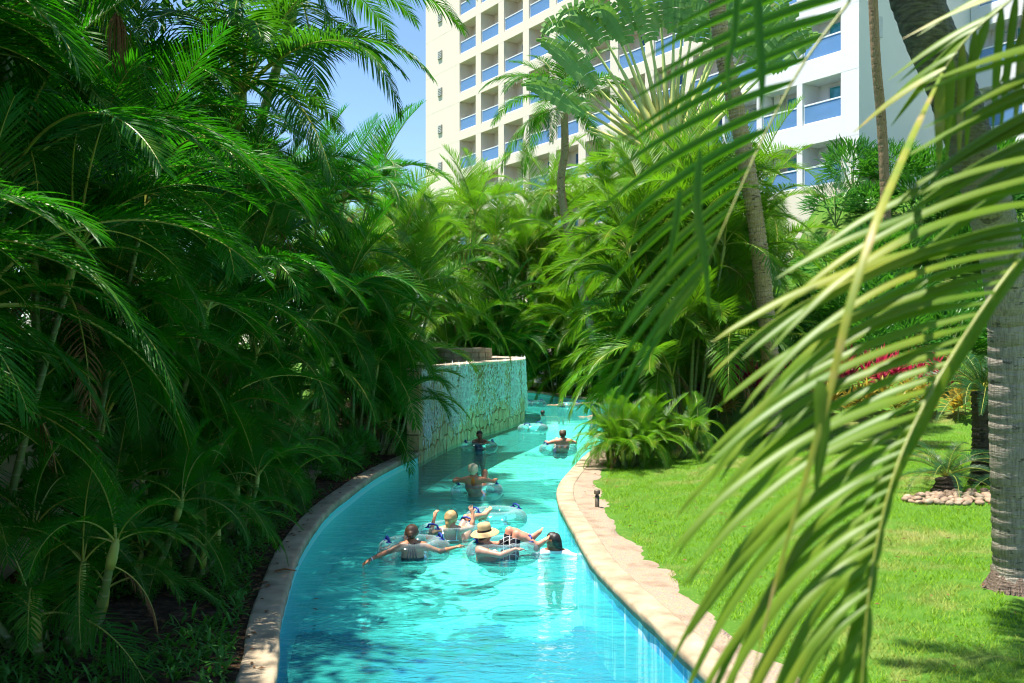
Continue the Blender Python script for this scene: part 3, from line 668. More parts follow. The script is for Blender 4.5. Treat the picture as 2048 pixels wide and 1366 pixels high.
for k, (x, y, h, lb) in enumerate([(.6, 61.4, 6, 'low palm clump on the far lawn seen right of the stone wall'), (2.7, 58.2, 6, 'low palm clump on the far lawn nearest the bend'), (-2.4, 63, 7, 'low palm clump on the far bank showing above the waterfall rim'), (4.6, 54, 6, 'low palm clump behind the tallest right bank areca'), (-1.2, 52.6, 6.5, 'low palm clump right behind the rounded wall end')]): areca(lb, x, y, h, 10, 9, 1.3, 150+k, None, 1.2, .05, kinds=AR_LIT if k % 2 else None)
right = [(4.8, 27.4, 7.9, 18, 9, 1.25, 'tall sunlit areca palm clump overhanging the river on the right bank', 61), (5.9, 30.6, 8.2, 13, 9, 1.25, 'sunlit areca palm clump behind the largest one on the right bank', 62),
         (5.5, 33.0, 7.6, 12, 9, 1.25, 'areca palm clump at the river bend with fronds dipping to the water', 63), (8.2, 34.6, 6.2, 9, 8, 1.1, 'areca palm clump left of the rough leaning trunk', 64)]
for x, y, h, ns, nf, sc, lb, sd_ in right: areca(lb, x, y, h, ns, nf, sc, sd_, math.pi*.9 if sd_ == 61 else None, 1.1, .38, kinds=AR_LIT)
areca('bushy areca palm closing the view into the bend on the right bank', 4.15, 30.4, 4.6, 14, 8, 1.0, 66, None, 1.1, .1, kinds=AR_LIT)
areca('small low areca palm spilling over the right coping', 2.7, 23.4, 1.3, 17, 7, .46, 71, None, 1.1, .5, kinds=AR_LIT)
areca('small low areca palm at the edge of the lawn by the tall clump', 4.0, 24.6, 1.3, 7, 6, .42, 72, None, 1.1, .5, kinds=AR_LIT)
for k, (x, y, lb) in enumerate([(-4.15, 14.9, 'young bright green areca palm under the left fronds'), (-4.35, 17.6, 'young areca palm beside the left coping, just before the slab'), (-3.9, 12.3, 'young areca palm in the soil behind the ground cover'), (-3.75, 25.0, 'low areca palm against the stone wall end'),(-4.6,21.4,'low areca palm just past the concrete slab'), (-4.0, 9.3, 'low areca palm at the bottom left beside the ground cover'), (-4.3, 11.4, 'low areca palm in front of the lower left stems'), (-3.2, 25.9, 'leafy areca palm filling the corner between coping and stone wall end')]):
    areca(lb, x-.3, y, *((4.2, 8, 7, .9) if k == 3 else ((2.9, 9, 7, .72) if k == 7 else (1.7, 6, 6, .5))), 80+k, None, 1.1, .4)
M['barkdark0'] = bark('root_fibre', (.16, .115, .085), (.16, .115, .085), 99)
# ------------------------------------------------------------------ tall palms
def tall_palm(name, label, pts, r0, r1, kinds, nf, sc, seed, mats, ring=.12, n=12, bias=None, shaft=0, bumpy=.04, hero=()):
    rg = random.Random(seed); b = Vector(pts[0]); root = empty(name, b, label, 'palm')
    L = [tuple(Vector(p)-b) for p in pts]
    obj('trunk', stem_mesh(L, r0, r1, n, mats, shaft, ring, 1.35, bumpy), root)
    top = Vector(L[-1])+(Vector(L[-1])-Vector(L[-2])).normalized()*(.1+shaft*.8)
    put_fronds(root, top, kinds, nf, sc, rg, rg.uniform(0, 6), bias)
    for kind, i, az, s, roll in hero:
        Mx = Matrix.Translation(top) @ Euler((roll, 0, az)).to_matrix().to_4x4() @ Matrix.Diagonal((s, s, s, 1)); obj('frond', kinds[kind][i % len(kinds[kind])], root, Mx)
    return root, top
SM = [M['bark'], M['shaft']]
def P3(x, y, d): return tuple(px(x, y, d))
# crowns over the left bank
tall_palm('crownshaft_palm', 'leaning palm with a yellow green crownshaft high on the left', [(-7.2, 20.9, .4), (-6.6, 20.5, 4.), P3(470, 255, 20)], .14, .10, CO, 8, 1.0, 91, [M['stem'], M['shaft']], .16, 10, .2, .75,
          hero=[('mid', 0, -.1, 1.0, .1), ('mid', 1, -.6, 1.1, -.2), ('old', 0, -.9, 1.1, .1), ('mid', 0, -1.3, 1.15, 0), ('up', 0, .3, 1.1, 0), ('mid', 1, -1.7, 1.2, 0)])
tall_palm('crownshaft_palm', 'tall palm whose fronds curve across the blue sky gap', [(-8.2, 27.2, .5), (-7.4, 26.8, 6.5), P3(575, 60, 26)], .16, .12, CO, 10, 1.2, 92, [M['stem'], M['shaft']], .16, 10, .1, .7,
          hero=[('mid', 0, .05, 1.4, .15), ('mid', 1, -.25, 1.35, 0), ('mid', 1, .35, 1.35, 0), ('up', 1, .0, 1.4, .1), ('mid', 0, -.7, 1.3, 0)])
tall_palm('crownshaft_palm', 'tall shaded palm leaning in from the top left corner', [(-6.3, 11.2, .4), (-5.8, 11.0, 3.5), P3(20, -60, 11)], .12, .085, CO, 8, .72, 93, [M['stem'], M['shaft']], .16, 10, 2.5, .7)
tall_palm('crownshaft_palm', 'sunlit palm with its crown at the top beside the sky gap', [(-7.6, 24, .5), (-6.6, 23.4, 6), P3(470, -60, 23)], .13, .09, CO, 11, .95, 94, [M['stem'], M['shaft']], .16, 10, .1, .7,
          hero=[('mid', 0, .0, 1.05, 0), ('mid', 1, .2, 1.0, .2), ('up', 0, -.1, 1.0, 0)])
# right: curving grey trunk beside the lawn, crown above the frame
tall_palm('coconut_palm', 'grey ringed palm trunk at the right edge, leaning left above', [(5.72, 11.3, gz(5.7, 11.3)-.05), (5.62, 11.2, 2.), P3(2008, 540, 10.9), P3(1908, 190, 9.3), P3(1838, 11, 8.4), (2.75, 7.9, 7.6)], .235, .2, {'up': CO['up'], 'mid': CO['up'], 'old': CO['mid']}, 12, .8, 95, SM, .13, 16, None, 0, .035)
tall_palm('date_palm', 'rough scaly trunk rising between lawn and sunlit arecas', [(7.2, 27.3, gz(7.2, 27.3)-.05), P3(1542, 740, 27), P3(1515, 470, 26.6), P3(1475, 230, 26.2), P3(1440, 60, 26), P3(1405, -330, 25.5)], .235, .205, CO, 16, 1.05, 96, [M['barkrough'], M['shaft']], .10, 14, None, 0, .10)
tall_palm('date_palm', 'half hidden rough trunk just left of the taller scaly one', [(6.3, 33.8, gz(6.3, 33.8)-.05), P3(1398, 700, 33.5), P3(1392, 560, 33.3), P3(1388, 440, 33)], .2, .18, CO, 12, .8, 97, [M['barkrough'], M['shaft']], .10, 12, None, 0, .10)
tall_palm('fan_palm', 'slim orange brown palm trunk against the white end wall', [(14.9, 39.5, gz(14.9, 39.5)-.1), P3(1764, 260, 39), P3(1752, 120, 38.6), P3(1745, -30, 38.3), P3(1735, -330, 38.)], .2, .16, CO, 14, .8, 98, [M['barkthin'], M['shaft']], .25, 12, None, 0, .03)
tall_palm('coconut_palm', 'coconut palm standing in front of the cream hotel balconies', [(5.0, 51.8, gz(5.0, 51.8)), P3(1128, 420, 51), P3(1130, 300, 50.5), P3(1128, 220, 50)], .24, .19, CO, 17, 1.25, 99, [M['barkthin'], M['shaft']], .14, 12, None, 0, .06)
rb_ = MB(); prof_ = [(.36, -.06), (.33, .03), (.30, .12), (.265, .2), (.25, .27), (.2, .3)]; rb_.lathe(prof_, (0, 0, 0), 30); rg = random.Random(2)
rb_.v = [(a*(1+rg.uniform(-.07, .07)), b_*(1+rg.uniform(-.07, .07)), c+rg.uniform(-.02, .02)) for a, b_, c in rb_.v]
for k in range(40):
    a = rg.uniform(0, 6.28); rb_.tube([(.24*math.cos(a), .24*math.sin(a), rg.uniform(.1, .24)), (.33*math.cos(a+.05), .33*math.sin(a+.05), .06), (.42*math.cos(a), .42*math.sin(a), -.04)], [.014, .014, .008], 5, 0, False)
for o_ in bpy.data.objects:
    if o_.name.startswith('coconut_palm') and 'right edge' in o_.get('label', ''): obj('root_mass', rb_.mesh('root_mass', [M['barkdark0']], True), o_)
# fallen dry inflorescence hanging among the left fronds
b = MB(); rg = random.Random(4); o = px(235, 20, 12.4)
for k in range(46):
    a = rg.uniform(0, 6.28); r = rg.uniform(.02, .16); l = rg.uniform(.6, 1.05)
    b.tube([(0, 0, 0), (r*math.cos(a), r*math.sin(a), -.25), (r*1.2*math.cos(a), r*1.2*math.sin(a), -l)], [.007, .005, .002], 3, 0, False)
obj('fruit_stalk', b.mesh('fruit_stalk', [M['dead']]), None, None, o); o_ = bpy.data.objects['fruit_stalk']
tag(o_, 'dry brown fruit stalk hanging between the upper left fronds', 'fruit stalk')
# ------------------------------------------------------------------ traveller's palm
rv = empty('traveller_palm', (6.9, 36.4, gz(6.9, 36.4)), 'fan shaped traveller palm with yellow leaf stalks before the hotel', 'palm')
FB_ = px(1345, 300, 36)-rv.location; rg = random.Random(17)
obj('trunk', stem_mesh([(0, 0, 0), (FB_.x*.5, 0, FB_.z*.5), (FB_.x, 0, FB_.z-1.2)], .24, .2, 12, [M['barkthin'], M['shaft']], 0, .2), rv)
t = NT('traveller_stalk'); p = t.coord(); sp = t.n('ShaderNodeSeparateXYZ'); t.l(p, sp.inputs[0])
M['stalk'] = t.fin(t.pbr(t.ramp(t.math('MULTIPLY', t.math('SUBTRACT', sp.outputs[2], FB_.z-1.3), .2), [(.1, (.72, .46, .10)), (.3, (.68, .58, .16)), (.9, (.50, .60, .18))]), .45))
NB = 25
for k in range(NB):
    a = rad(90+56-(96)*k/(NB-1))+rg.uniform(-.02, .02); PL = (5.6 if k > 6 else 3.6+.22*k)*rg.uniform(.94, 1.06); dep = (k % 2-.5)*.16
    dirv = Vector((math.cos(a), 0, math.sin(a))); perp = Vector((-math.sin(a), 0, math.cos(a)))
    base = Vector((FB_.x, dep, FB_.z-1.3)); v = []; f = []
    for i in range(9):                                                # stalk: broad sheath narrowing upwards, keeled
        u = i/8; c = base+dirv*(1.0*0+PL*u)+Vector((0, 0, 0)); wd = .30*(1-u)**2.2+.045; th = .05*(1-u)+.03
        # sheaths clasp a common axis low down
        c = base+Vector((0, 0, .9*min(1, u*3)))*(1-u)+dirv*PL*u
        v += [tuple(c-perp*wd), tuple(c+Vector((0, -th, 0))), tuple(c+perp*wd), tuple(c+Vector((0, th, 0)))]
        if i:
            for j in range(4): f.append(((i-1)*4+j, (i-1)*4+(j+1) % 4, i*4+(j+1) % 4, i*4+j))
    stalk = obj('leaf_stalk', mesh('leaf_stalk', v, f, [M['stalk']], smooth=True), rv)
    tip = base+dirv*PL
    if k < 7 and k % 3 != 2: continue
    v = []; f = []; BL = 2.6*rg.uniform(.9, 1.1); bw = .46; nseg = 15; dr = 3.2 if 7 <= k < 14 else 1.0
    d = dirv.copy(); c = tip.copy(); tw = rg.uniform(-.5, .5)
    for i in range(nseg):                                             # torn blade: strips either side of the midrib
        u = (i+.5)/nseg; w_ = bw*(math.sin(math.pi*min(1, (u*.93+.09)))**.6)
        c2 = c+d*(BL/nseg); pp = Vector((-d.z, 0, d.x)); yv = Vector((0, -1, 0))
        for sd in (-1, 1):
            lift = yv*math.cos(tw)*.28*w_*rg.uniform(.3, 1.3)+Vector((0, 0, -1))*w_*rg.uniform(.05, .35)
            q0 = c+d*.006; q1 = c2-d*.006; e0_ = q0+pp*sd*w_+lift-d*.05; e1_ = q1+pp*sd*w_*rg.uniform(.92, 1.0)+lift*rg.uniform(.85, 1.1)-d*.03
            m0 = q0.lerp(e0_, .5)+yv*.05; m1 = q1.lerp(e1_, .5)+yv*.05; k0 = len(v)
            v += [tuple(x) for x in (q0, q1, m0, m1, e0_, e1_)]; f += [(k0, k0+1, k0+3, k0+2), (k0+2, k0+3, k0+5, k0+4)]
        c = c2; d = (d+Vector((0, -.1, -1))*dr/nseg*(.4+1.3*u)).normalized()
    obj('leaf_blade', mesh('leaf_blade', v, f, [M['rav']], smooth=False), stalk)
# ------------------------------------------------------------------ shrubs, bedding plants
def shrub_mesh(name, n, rx, rz, ll, w, seed, mat, up=.25):
    rg = random.Random(seed); V = []; F = []
    for _ in range(n):
        a = rg.uniform(0, 6.283); e = math.asin(rg.uniform(-.25, 1)); r = rg.uniform(.35, 1)**.5
        d = Vector((math.cos(a)*math.cos(e), math.sin(a)*math.cos(e), math.sin(e))); p = Vector((d.x*rx*r, d.y*rx*r, rz*.45+d.z*rz*r*.55))
        dd = (d+Vector((rg.uniform(-.6, .6), rg.uniform(-.6, .6), up+rg.uniform(-.4, .5)))).normalized()
        strip(V, F, p, dd, dd.orthogonal().normalized(), ll*rg.uniform(.6, 1.2), w*rg.uniform(.7, 1.2), 3, .9, .2, 0, None, [.3, 1, .8, 0])
    return mesh(name, V, F, [mat])
SH = [shrub_mesh('foliage', 620, 1.0, 1.5, .42, .055, 100+i, M['lush']) for i in range(3)]
b = MB()
for k in range(6): b.tube([(0, 0, 0), (.25*math.cos(k), .25*math.sin(k), .5), (.5*math.cos(k), .5*math.sin(k), 1.1)], [.03, .02, .01], 5, 0, False)
SHS = b.mesh('stem', [M['stem']], True)
def shrub(label, x, y, s, k, group, sz=1., name='shrub'):
    r = empty(name, (x, y, gz(x, y)-.05), label, 'shrub', group); r.rotation_euler.z = k*1.7
    Mx = Matrix.Diagonal((s, s, s*sz, 1)); obj('foliage', SH[k % 3], r, Mx); obj('stem', SHS, r, Mx); return r
k = 0
for row, (y0, n) in enumerate([(35.5, 7), (38.6, 8), (41.5, 8), (44.3, 7)]):
    for i in range(n):
        xx = (9.4, 10.8, 13.6, 15.2)[row]+i*1.45+RNG.uniform(-.3, .3)
        yy = y0-.3*i+RNG.uniform(-.4, .4)
        if abs(xx-14.9) < .5 and abs(yy-39.5) < .6: xx += 1
        shrub(f'{ORD[i]} leafy shrub from the left in the {["lowest", "second lowest", "second highest", "highest"][row]} hedge row below the white hotel', xx, yy, RNG.uniform(1.0, 1.45), k, 'hedge shrubs on the right bank', RNG.uniform(.9, 1.15)); k += 1
for i in range(9):
    shrub(f'{ORD[i]} leafy shrub from the left at the back of the lawn, behind the ti plants', 8.6+i*1.5+RNG.uniform(-.2, .2), 33.6+.4*math.sin(i*2.)-.2*i, RNG.uniform(.8, 1.1), k, 'shrubs at the back of the lawn'); k += 1
for i, (x, y) in enumerate([(-1.5, 61.5), (1., 60.), (2.6, 56.5), (3.6, 53.), (5.2, 49.8)]):
    shrub(f'{ORD[i]} low leafy shrub from the left on the far bank beyond the river bend', x+1.2, y+2.4, 1.3, k, 'shrubs on the far bank', .9); k += 1
for i, (x, y) in enumerate([(-4.1, 20.4), (-3.95, 22.4), (-3.75, 23.9), (-4.5, 18.4)]):
    shrub(f'small leafy bush beside the left coping, {["just past the slab", "midway from slab to stone wall", "nearest the stone wall", "on the near side of the slab"][i]}', x, y, .5, k, 'small bushes along the left coping', 1.1); k += 1
for i in range(9):
    shrub(f'{ORD[i]} shaded shrub from the footbridge in the dark behind the left palm stems', -7.3+RNG.uniform(-.4, .4), 8.2+i*2.1, RNG.uniform(1.3, 1.7), k, 'shaded shrubs behind the left stems', 1.2); k += 1
def rosette_mesh(name, n, ll, w, seed, mat, droop=.9, e=(20, 80), h=.3):
    rg = random.Random(seed); V = []; F = []
    for i in range(n):
        a = i*GA; el = rad(e[1]-(e[1]-e[0])*i/n+rg.uniform(-6, 6)); d = Vector((math.cos(a)*math.cos(el), math.sin(a)*math.cos(el), math.sin(el)))
        strip(V, F, (0, 0, h*(1-i/n)+.05), d, Vector((-math.sin(a), math.cos(a), 0)), ll*rg.uniform(.75, 1.1), w, 5, droop, .18, 0, None, [.35, .8, 1, .8, .4, 0])
    return mesh(name, V, F, [mat])
TI = [rosette_mesh('leaf_rosette', 20, .55, .10, 5+i, M['red'], .8, (15, 82), .45) for i in range(2)]
CR = [rosette_mesh('leaf_rosette', 26, .42, .075, 9+i, M['croton'], 1.1, (5, 80), .3) for i in range(2)]
b = MB(); b.tube([(0, 0, -.05), (0, 0, .5)], [.02, .012], 5, 0, False); TS = b.mesh('stem', [M['stem']])
def bed(name, meshes, spots, label, group, sc):
    for i, (x, y) in enumerate(spots):
        s = sc*RNG.uniform(.85, 1.25); r = empty(name, (x, y, gz(x, y)-.02), ORD[i]+' '+label, 'plant', group); r.rotation_euler.z = i*1.3
        for j in range(2):
            Mx = Matrix.Translation((.22*math.cos(j*3), .22*math.sin(j*3), .12+.15*j)) @ Matrix.Diagonal((s, s, s, 1)); obj('leaf_rosette', meshes[(i+j) % 2], r, Mx)
        obj('stem', TS, r)
bed('ti_plant', TI, [(6.0+.55*i+RNG.uniform(-.1, .1), 30.6+.25*math.sin(i*1.9)-.03*i) for i in range(14)], 'crimson ti plant from the left along the back of the lawn', 'red ti plants', 1.1)
bed('croton_plant', CR, [(5.9+.5*i+RNG.uniform(-.1, .1), 28.9+.3*math.sin(i*2.3)-.06*i) for i in range(15) if abs(5.9+.5*i-7.2) > .3], 'yellow croton from the left in the bed before the crimson ti plants', 'yellow crotons', 1.15)
# cycads by the pebble bed
CY = [frond_mesh('frond', 1.5, 62, .20, .012, 62-16*i, -22-12*i, 1.2, 30, .15, 200+i, M['cycad'], .12, 3, .014, 0, 45, 75) for i in range(4)]
def cycad(label, x, y, h, nf, s, seed, r=.22):
    rg = random.Random(seed); root = empty('cycad', (x, y, gz(x, y)-.03), label, 'cycad')
    if h > .2: obj('trunk', stem_mesh([(0, 0, 0), (.02, 0, h*.5), (0, .02, h)], r, r*.85, 12, [M['barkdark'], M['shaft']], 0, .09, 1.2, .12), root)
    for k in range(nf):
        Mx = Matrix.Translation((0, 0, h)) @ Euler((rg.uniform(-.1, .1), rg.uniform(-.1, .1), k*GA)).to_matrix().to_4x4() @ Matrix.Diagonal((s, s, s, 1))
        obj('frond', CY[min(3, int(4*k/nf))], root, Mx)
M['barkdark'] = bark('cycad_bark', (.10, .075, .05), (.10, .075, .05), 99)
cycad('tall cycad with dark trunk behind the pebble bed at right', 8.7, 18.4, 1.75, 34, 1.05, 1)
cycad('low cycad spreading over the pebble bed, shaded blue green', 7.75, 17.75, .3, 20, .8, 2)
cycad('low cycad partly hidden by the grey trunk at right', 8.75, 17.5, .25, 14, .7, 3)
pb = empty('pebble_bed', (7.95, 16.9, gz(7.95, 16.9)), 'bed of rounded tan pebbles around the cycads', 'pebbles')
def blob(seed, s):
    rg = random.Random(seed); bm = bmesh.new(); bmesh.ops.create_icosphere(bm, subdivisions=2, radius=1)
    for v in bm.verts: v.co = Vector((v.co.x*s[0], v.co.y*s[1], v.co.z*s[2]))*(1+.06*math.sin(v.co.x*3+seed)+.05*math.cos(v.co.y*4+seed))
    me = bpy.data.meshes.new('pebble'); bm.to_mesh(me); bm.free(); me.materials.append(M['pebble']); me.polygons.foreach_set('use_smooth', np.ones(len(me.polygons), bool)); return me
PB = [blob(i, (1, .8, .58)) for i in range(4)]; rg = random.Random(3); done = []
while len(done) < 150:
    x = rg.uniform(-1.3, 1.3); y = rg.uniform(-.6, .6)
    if (x/1.25)**2+(y/.6)**2 > 1: continue
    s = rg.uniform(.055, .105)
    if any((x-a)**2+(y-b_)**2 < (.72*(s+c))**2 for a, b_, c in done):
        if rg.random() < .97: continue
    done.append((x, y, s))
    obj('pebble', rg.choice(PB), pb, Matrix.Translation((x, y, gz(7.95+x, 16.9+y)-gz(7.95, 16.9)+s*.42)) @ Euler((rg.uniform(-.3, .3), rg.uniform(-.3, .3), rg.uniform(0, 6))).to_matrix().to_4x4() @ Matrix.Diagonal((s, s, s, 1)))
# ------------------------------------------------------------------ background trees behind the left palms
def tree_meshes(seed, zl=1.2, zh=8.8, sg=1.5, nt_=60):
    rg = random.Random(seed); V = []; F = []; b = MB(); tips = []
    b.tube([(0, 0, 0), (.15, .1, 2.), (.1, 0, 4.4)], [.22, .17, .12], 9)
    for k in range(9):
        a = k*GA; e = Vector((2.3*math.cos(a), 2.3*math.sin(a), 4.2+rg.uniform(.2, 4.2))); b.tube([(.1, 0, 2.6+.2*k), tuple(e*.6+Vector((0, 0, 1.4))), tuple(e)], [.09, .06, .02], 6); tips += [e, e*.6+Vector((0, 0, 1.4))]
    for k in range(nt_): tips.append(Vector((rg.gauss(0, sg), rg.gauss(0, sg), rg.uniform(zl, zh))))
    for e in tips:
        for _ in range(100):
            p = e+Vector((rg.gauss(0, .45), rg.gauss(0, .45), rg.gauss(0, .38))); d = Vector((rg.uniform(-1, 1), rg.uniform(-1, 1), rg.uniform(-.8, .5))).normalized()
            q = d.orthogonal().normalized(); l = rg.uniform(.12, .26); w = l*.42; k = len(V)
            V += [tuple(p), tuple(p+d*l*.5+q*w*.5), tuple(p+d*l), tuple(p+d*l*.5-q*w*.5)]; F.append((k, k+1, k+2, k+3))
    return b.mesh('trunk', [M['barkdark']], True), mesh('crown', V, F, [M['lush']])
TR = [tree_meshes(i) for i in (1, 2)]
for k, (x, y, s) in enumerate([(-12, 23, 1.1), (-13.5, 30, 1.0), (-13, 38, 1.0), (-14, 48, 1.1), (-9, 58, 1.2), (-16, 62, 1.3), (-14.5, 9, 1.2), (-14.5, 13.5, 1.2), (-15, 19, 1.2)]):
    r = empty('broadleaf_tree', (x, y, gz(x, y)-.1), f'{ORD[k]} leafy tree in the dark background behind the left palms', 'tree', 'trees behind the left palms'); r.rotation_euler.z = k*2.1; r.scale = (s, s, s)
    obj('trunk', TR[k % 2][0], r); obj('crown', TR[k % 2][1], r)
# tall trees added, crowns above the view, to shade the left bank
def added_shade_tree(seed):
    rg = random.Random(seed); V = []; F = []; b = MB(); b.tube([(0, 0, 0), (.2, .1, 4.), (.1, 0, 9.2)], [.26, .2, .15], 10); tips = []
    for k in range(11):
        a = k*GA; e = Vector((2.9*math.cos(a), 2.9*math.sin(a), 9.6+rg.uniform(.2, 4.0))); b.tube([(.1, 0, 7.+.2*k), tuple(e*.55+Vector((0, 0, 5.0))), tuple(e)], [.1, .07, .02], 6); tips += [e, e.lerp(Vector((0, 0, 11)), .4)]
    for k in range(70): tips.append(Vector((rg.gauss(0, 1.6), rg.gauss(0, 1.6), rg.uniform(9.6, 14.5))))
    for e in tips:
        for _ in range(90):
            p = e+Vector((rg.gauss(0, .5), rg.gauss(0, .5), rg.gauss(0, .38))); d = Vector((rg.uniform(-1, 1), rg.uniform(-1, 1), rg.uniform(-.6, .3))).normalized()
            q = d.orthogonal().normalized(); l = rg.uniform(.2, .36); w = l*.5; k = len(V)
            V += [tuple(p), tuple(p+d*l*.5+q*w*.5), tuple(p+d*l), tuple(p+d*l*.5-q*w*.5)]; F.append((k, k+1, k+2, k+3))
    return b.mesh('trunk', [M['barkdark']], True), mesh('crown', V, F, [M['lush']])
ST = [added_shade_tree(31), added_shade_tree(32)]
for k, (x, y) in enumerate([(-8.9, 4.5), (-9.3, 8.6), (-9.2, 12.8), (-9.6, 17.0), (-9.9, 21.2), (-7.4, -.5), (-13.5, 6.5), (-13.8, 15)]):
    r = empty('added_shade_tree', (x, y, gz(x, y)-.1), f'{ORD[k]} added tall tree with its crown above the view, shading the left palms', 'tree', 'added shade trees over the left bank'); r.rotation_euler.z = k*2.1
    obj('trunk', ST[k % 2][0], r); obj('crown', ST[k % 2][1], r)
# ------------------------------------------------------------------ ground cover and grass
rr = np.random.RandomState(8)
def blades(name, P, hgt, wid, lean, mat, nseg=1):
    n = len(P); a = rr.uniform(0, 6.283, n); b_ = rr.uniform(0, 6.283, n); h = hgt*rr.uniform(.6, 1.3, n)
    sx = np.c_[np.cos(a), np.sin(a), np.zeros(n)]*(wid*rr.uniform(.7, 1.3, n))[:, None]*.5
    tp = np.c_[np.cos(b_)*lean*h, np.sin(b_)*lean*h, h*.9]
    V = np.stack([P-sx, P+sx, P+tp], 1).reshape(-1, 3); return tri_mesh(name, V, np.arange(3*n).reshape(-1, 3), mat)
n = 420000; y = 6+28*rr.rand(n)**1.35; x = rr.uniform(-.5, 15, n); xr = np.interp(y, RB[:, 1], RB[:, 0])
ok = (x > xr+.84+.06*np.sin(y*5)) & (x < y*.56+.6) & ~(((x-7.95)/1.3)**2+((y-16.9)/.65)**2 < 1) & (np.hypot(x-5.72, y-11.3)+.25*np.sin(7*np.arctan2(y-11.3, x-5.72)) >.5) & ~((y > 28.3) & (x > 5.4)) & (np.hypot(x-4.5, y-27.6) > 1.4)
x, y = x[ok], y[ok]; P = np.c_[x, y, ground(x, y)-.005]
tag(obj('grass', blades('grass', P, .055, .011, .7, M['grass'])), 'short bright green lawn grass on the right bank', 'grass', kind='stuff')
n = 30000; x = rr.uniform(-1, 7, n); y = rr.uniform(47, 66, n); ok = ~inside(CANAL, x, y) & (dist_to(FB, x, y) > .45) & (dist_to(FB, x, y) < 4); x, y = x[ok], y[ok]
tag(obj('far_grass', blades('far_grass', np.c_[x, y, ground(x, y)], .09, .03, .7, M['grass'])), 'strip of sunlit grass on the far bank', 'grass', kind='stuff')
V = []; F = []; rg = random.Random(12); cnt = 0
while cnt < 1500:
    y = 6.5+18*rg.random()**1.3; xl = float(np.interp(y, LB[:, 1], LB[:, 0])); x = xl-.42-2.6*rg.random()**1.2
    if math.sin(x*2.3+y*.7)+math.sin(y*1.9-x) < -.75+rg.uniform(-.3, .3): continue
    cnt += 1; z = gz(x, y)-.02; h = rg.uniform(.08, .3)
    for k in range(rg.randint(5, 9)):
        a = rg.uniform(0, 6.283); el = rg.uniform(.1, 1.1); d = Vector((math.cos(a)*math.cos(el), math.sin(a)*math.cos(el), math.sin(el)))
        strip(V, F, (x+rg.uniform(-.05, .05), y+rg.uniform(-.05, .05), z+h*rg.random()), d, Vector((-math.sin(a), math.cos(a), 0)), rg.uniform(.08, .2), rg.uniform(.02, .04), 3, 1.2, .15, 0, None, [.4, 1, .7, 0])
tag(obj('ground_cover', mesh('ground_cover', V, F, [M['cover']])), 'low leafy ground cover on the soil along the left coping', 'ground cover', kind='stuff')
V = []; F = []                                                        # fallen leaf litter on the soil and coping edge
for _ in range(900):
    y = 6.5+20*rg.random(); xl = float(np.interp(y, LB[:, 1], LB[:, 0])); x = xl-.36-1.6*rg.random()**2; a = rg.uniform(0, 6.28); l = rg.uniform(.02, .07)
    if rg.random() < .06: x = xl-.1-.2*rg.random()
    z = (gz(x, y)+.012) if x < xl-.35 else .312; k = len(V); c, s = math.cos(a)*l, math.sin(a)*l
    V += [(x-c, y-s, z), (x+s*.4, y-c*.4, z+.012), (x+c, y+s, z+.004), (x-s*.4, y+c*.4, z+.015)]; F.append((k, k+1, k+2, k+3))
tag(obj('leaf_litter', mesh('leaf_litter', V, F, [M['dead']])), 'dry brown leaf litter scattered along the left coping', 'leaf litter', kind='stuff')
V = []; F = []; rg = random.Random(41)                              # a few fallen leaves on the lawn
for _ in range(260):
    y = rg.uniform(8, 27); x = float(np.interp(y, RB[:, 1], RB[:, 0]))+rg.uniform(.4, 9); a = rg.uniform(0, 6.28); l = rg.uniform(.02, .05); z = gz(x, y)+.05; k = len(V); c, s = math.cos(a)*l, math.sin(a)*l
    V += [(x-c, y-s, z), (x+s*.45, y-c*.45, z+.01), (x+c, y+s, z+.004), (x-s*.45, y+c*.45, z+.014)]; F.append((k, k+1, k+2, k+3))
tag(obj('fallen_leaves', mesh('fallen_leaves', V, F, [M['dead']])), 'small dry leaves scattered over the lawn and gravel', 'leaf litter', kind='stuff')
for k, (x_, y_) in enumerate([(632, 1199), (630, 1219)]):
    d_ = 6371/(y_-683); x = (x_-1024)/FPX*d_; v = [(-.05, 0, .006), (0, .022, .012), (.055, .005, .006), (.0, -.02, .010)]
    o = obj('floating_leaf', mesh('floating_leaf', v, [(0, 3, 2, 1)], [M['dead']]), None, None, (x, d_, 0)); o.rotation_euler.z = k*1.9+.4; tag(o, 'small brown leaf floating near the left wall, ' + ['farther of the two', 'nearer of the two'][k], 'leaf')
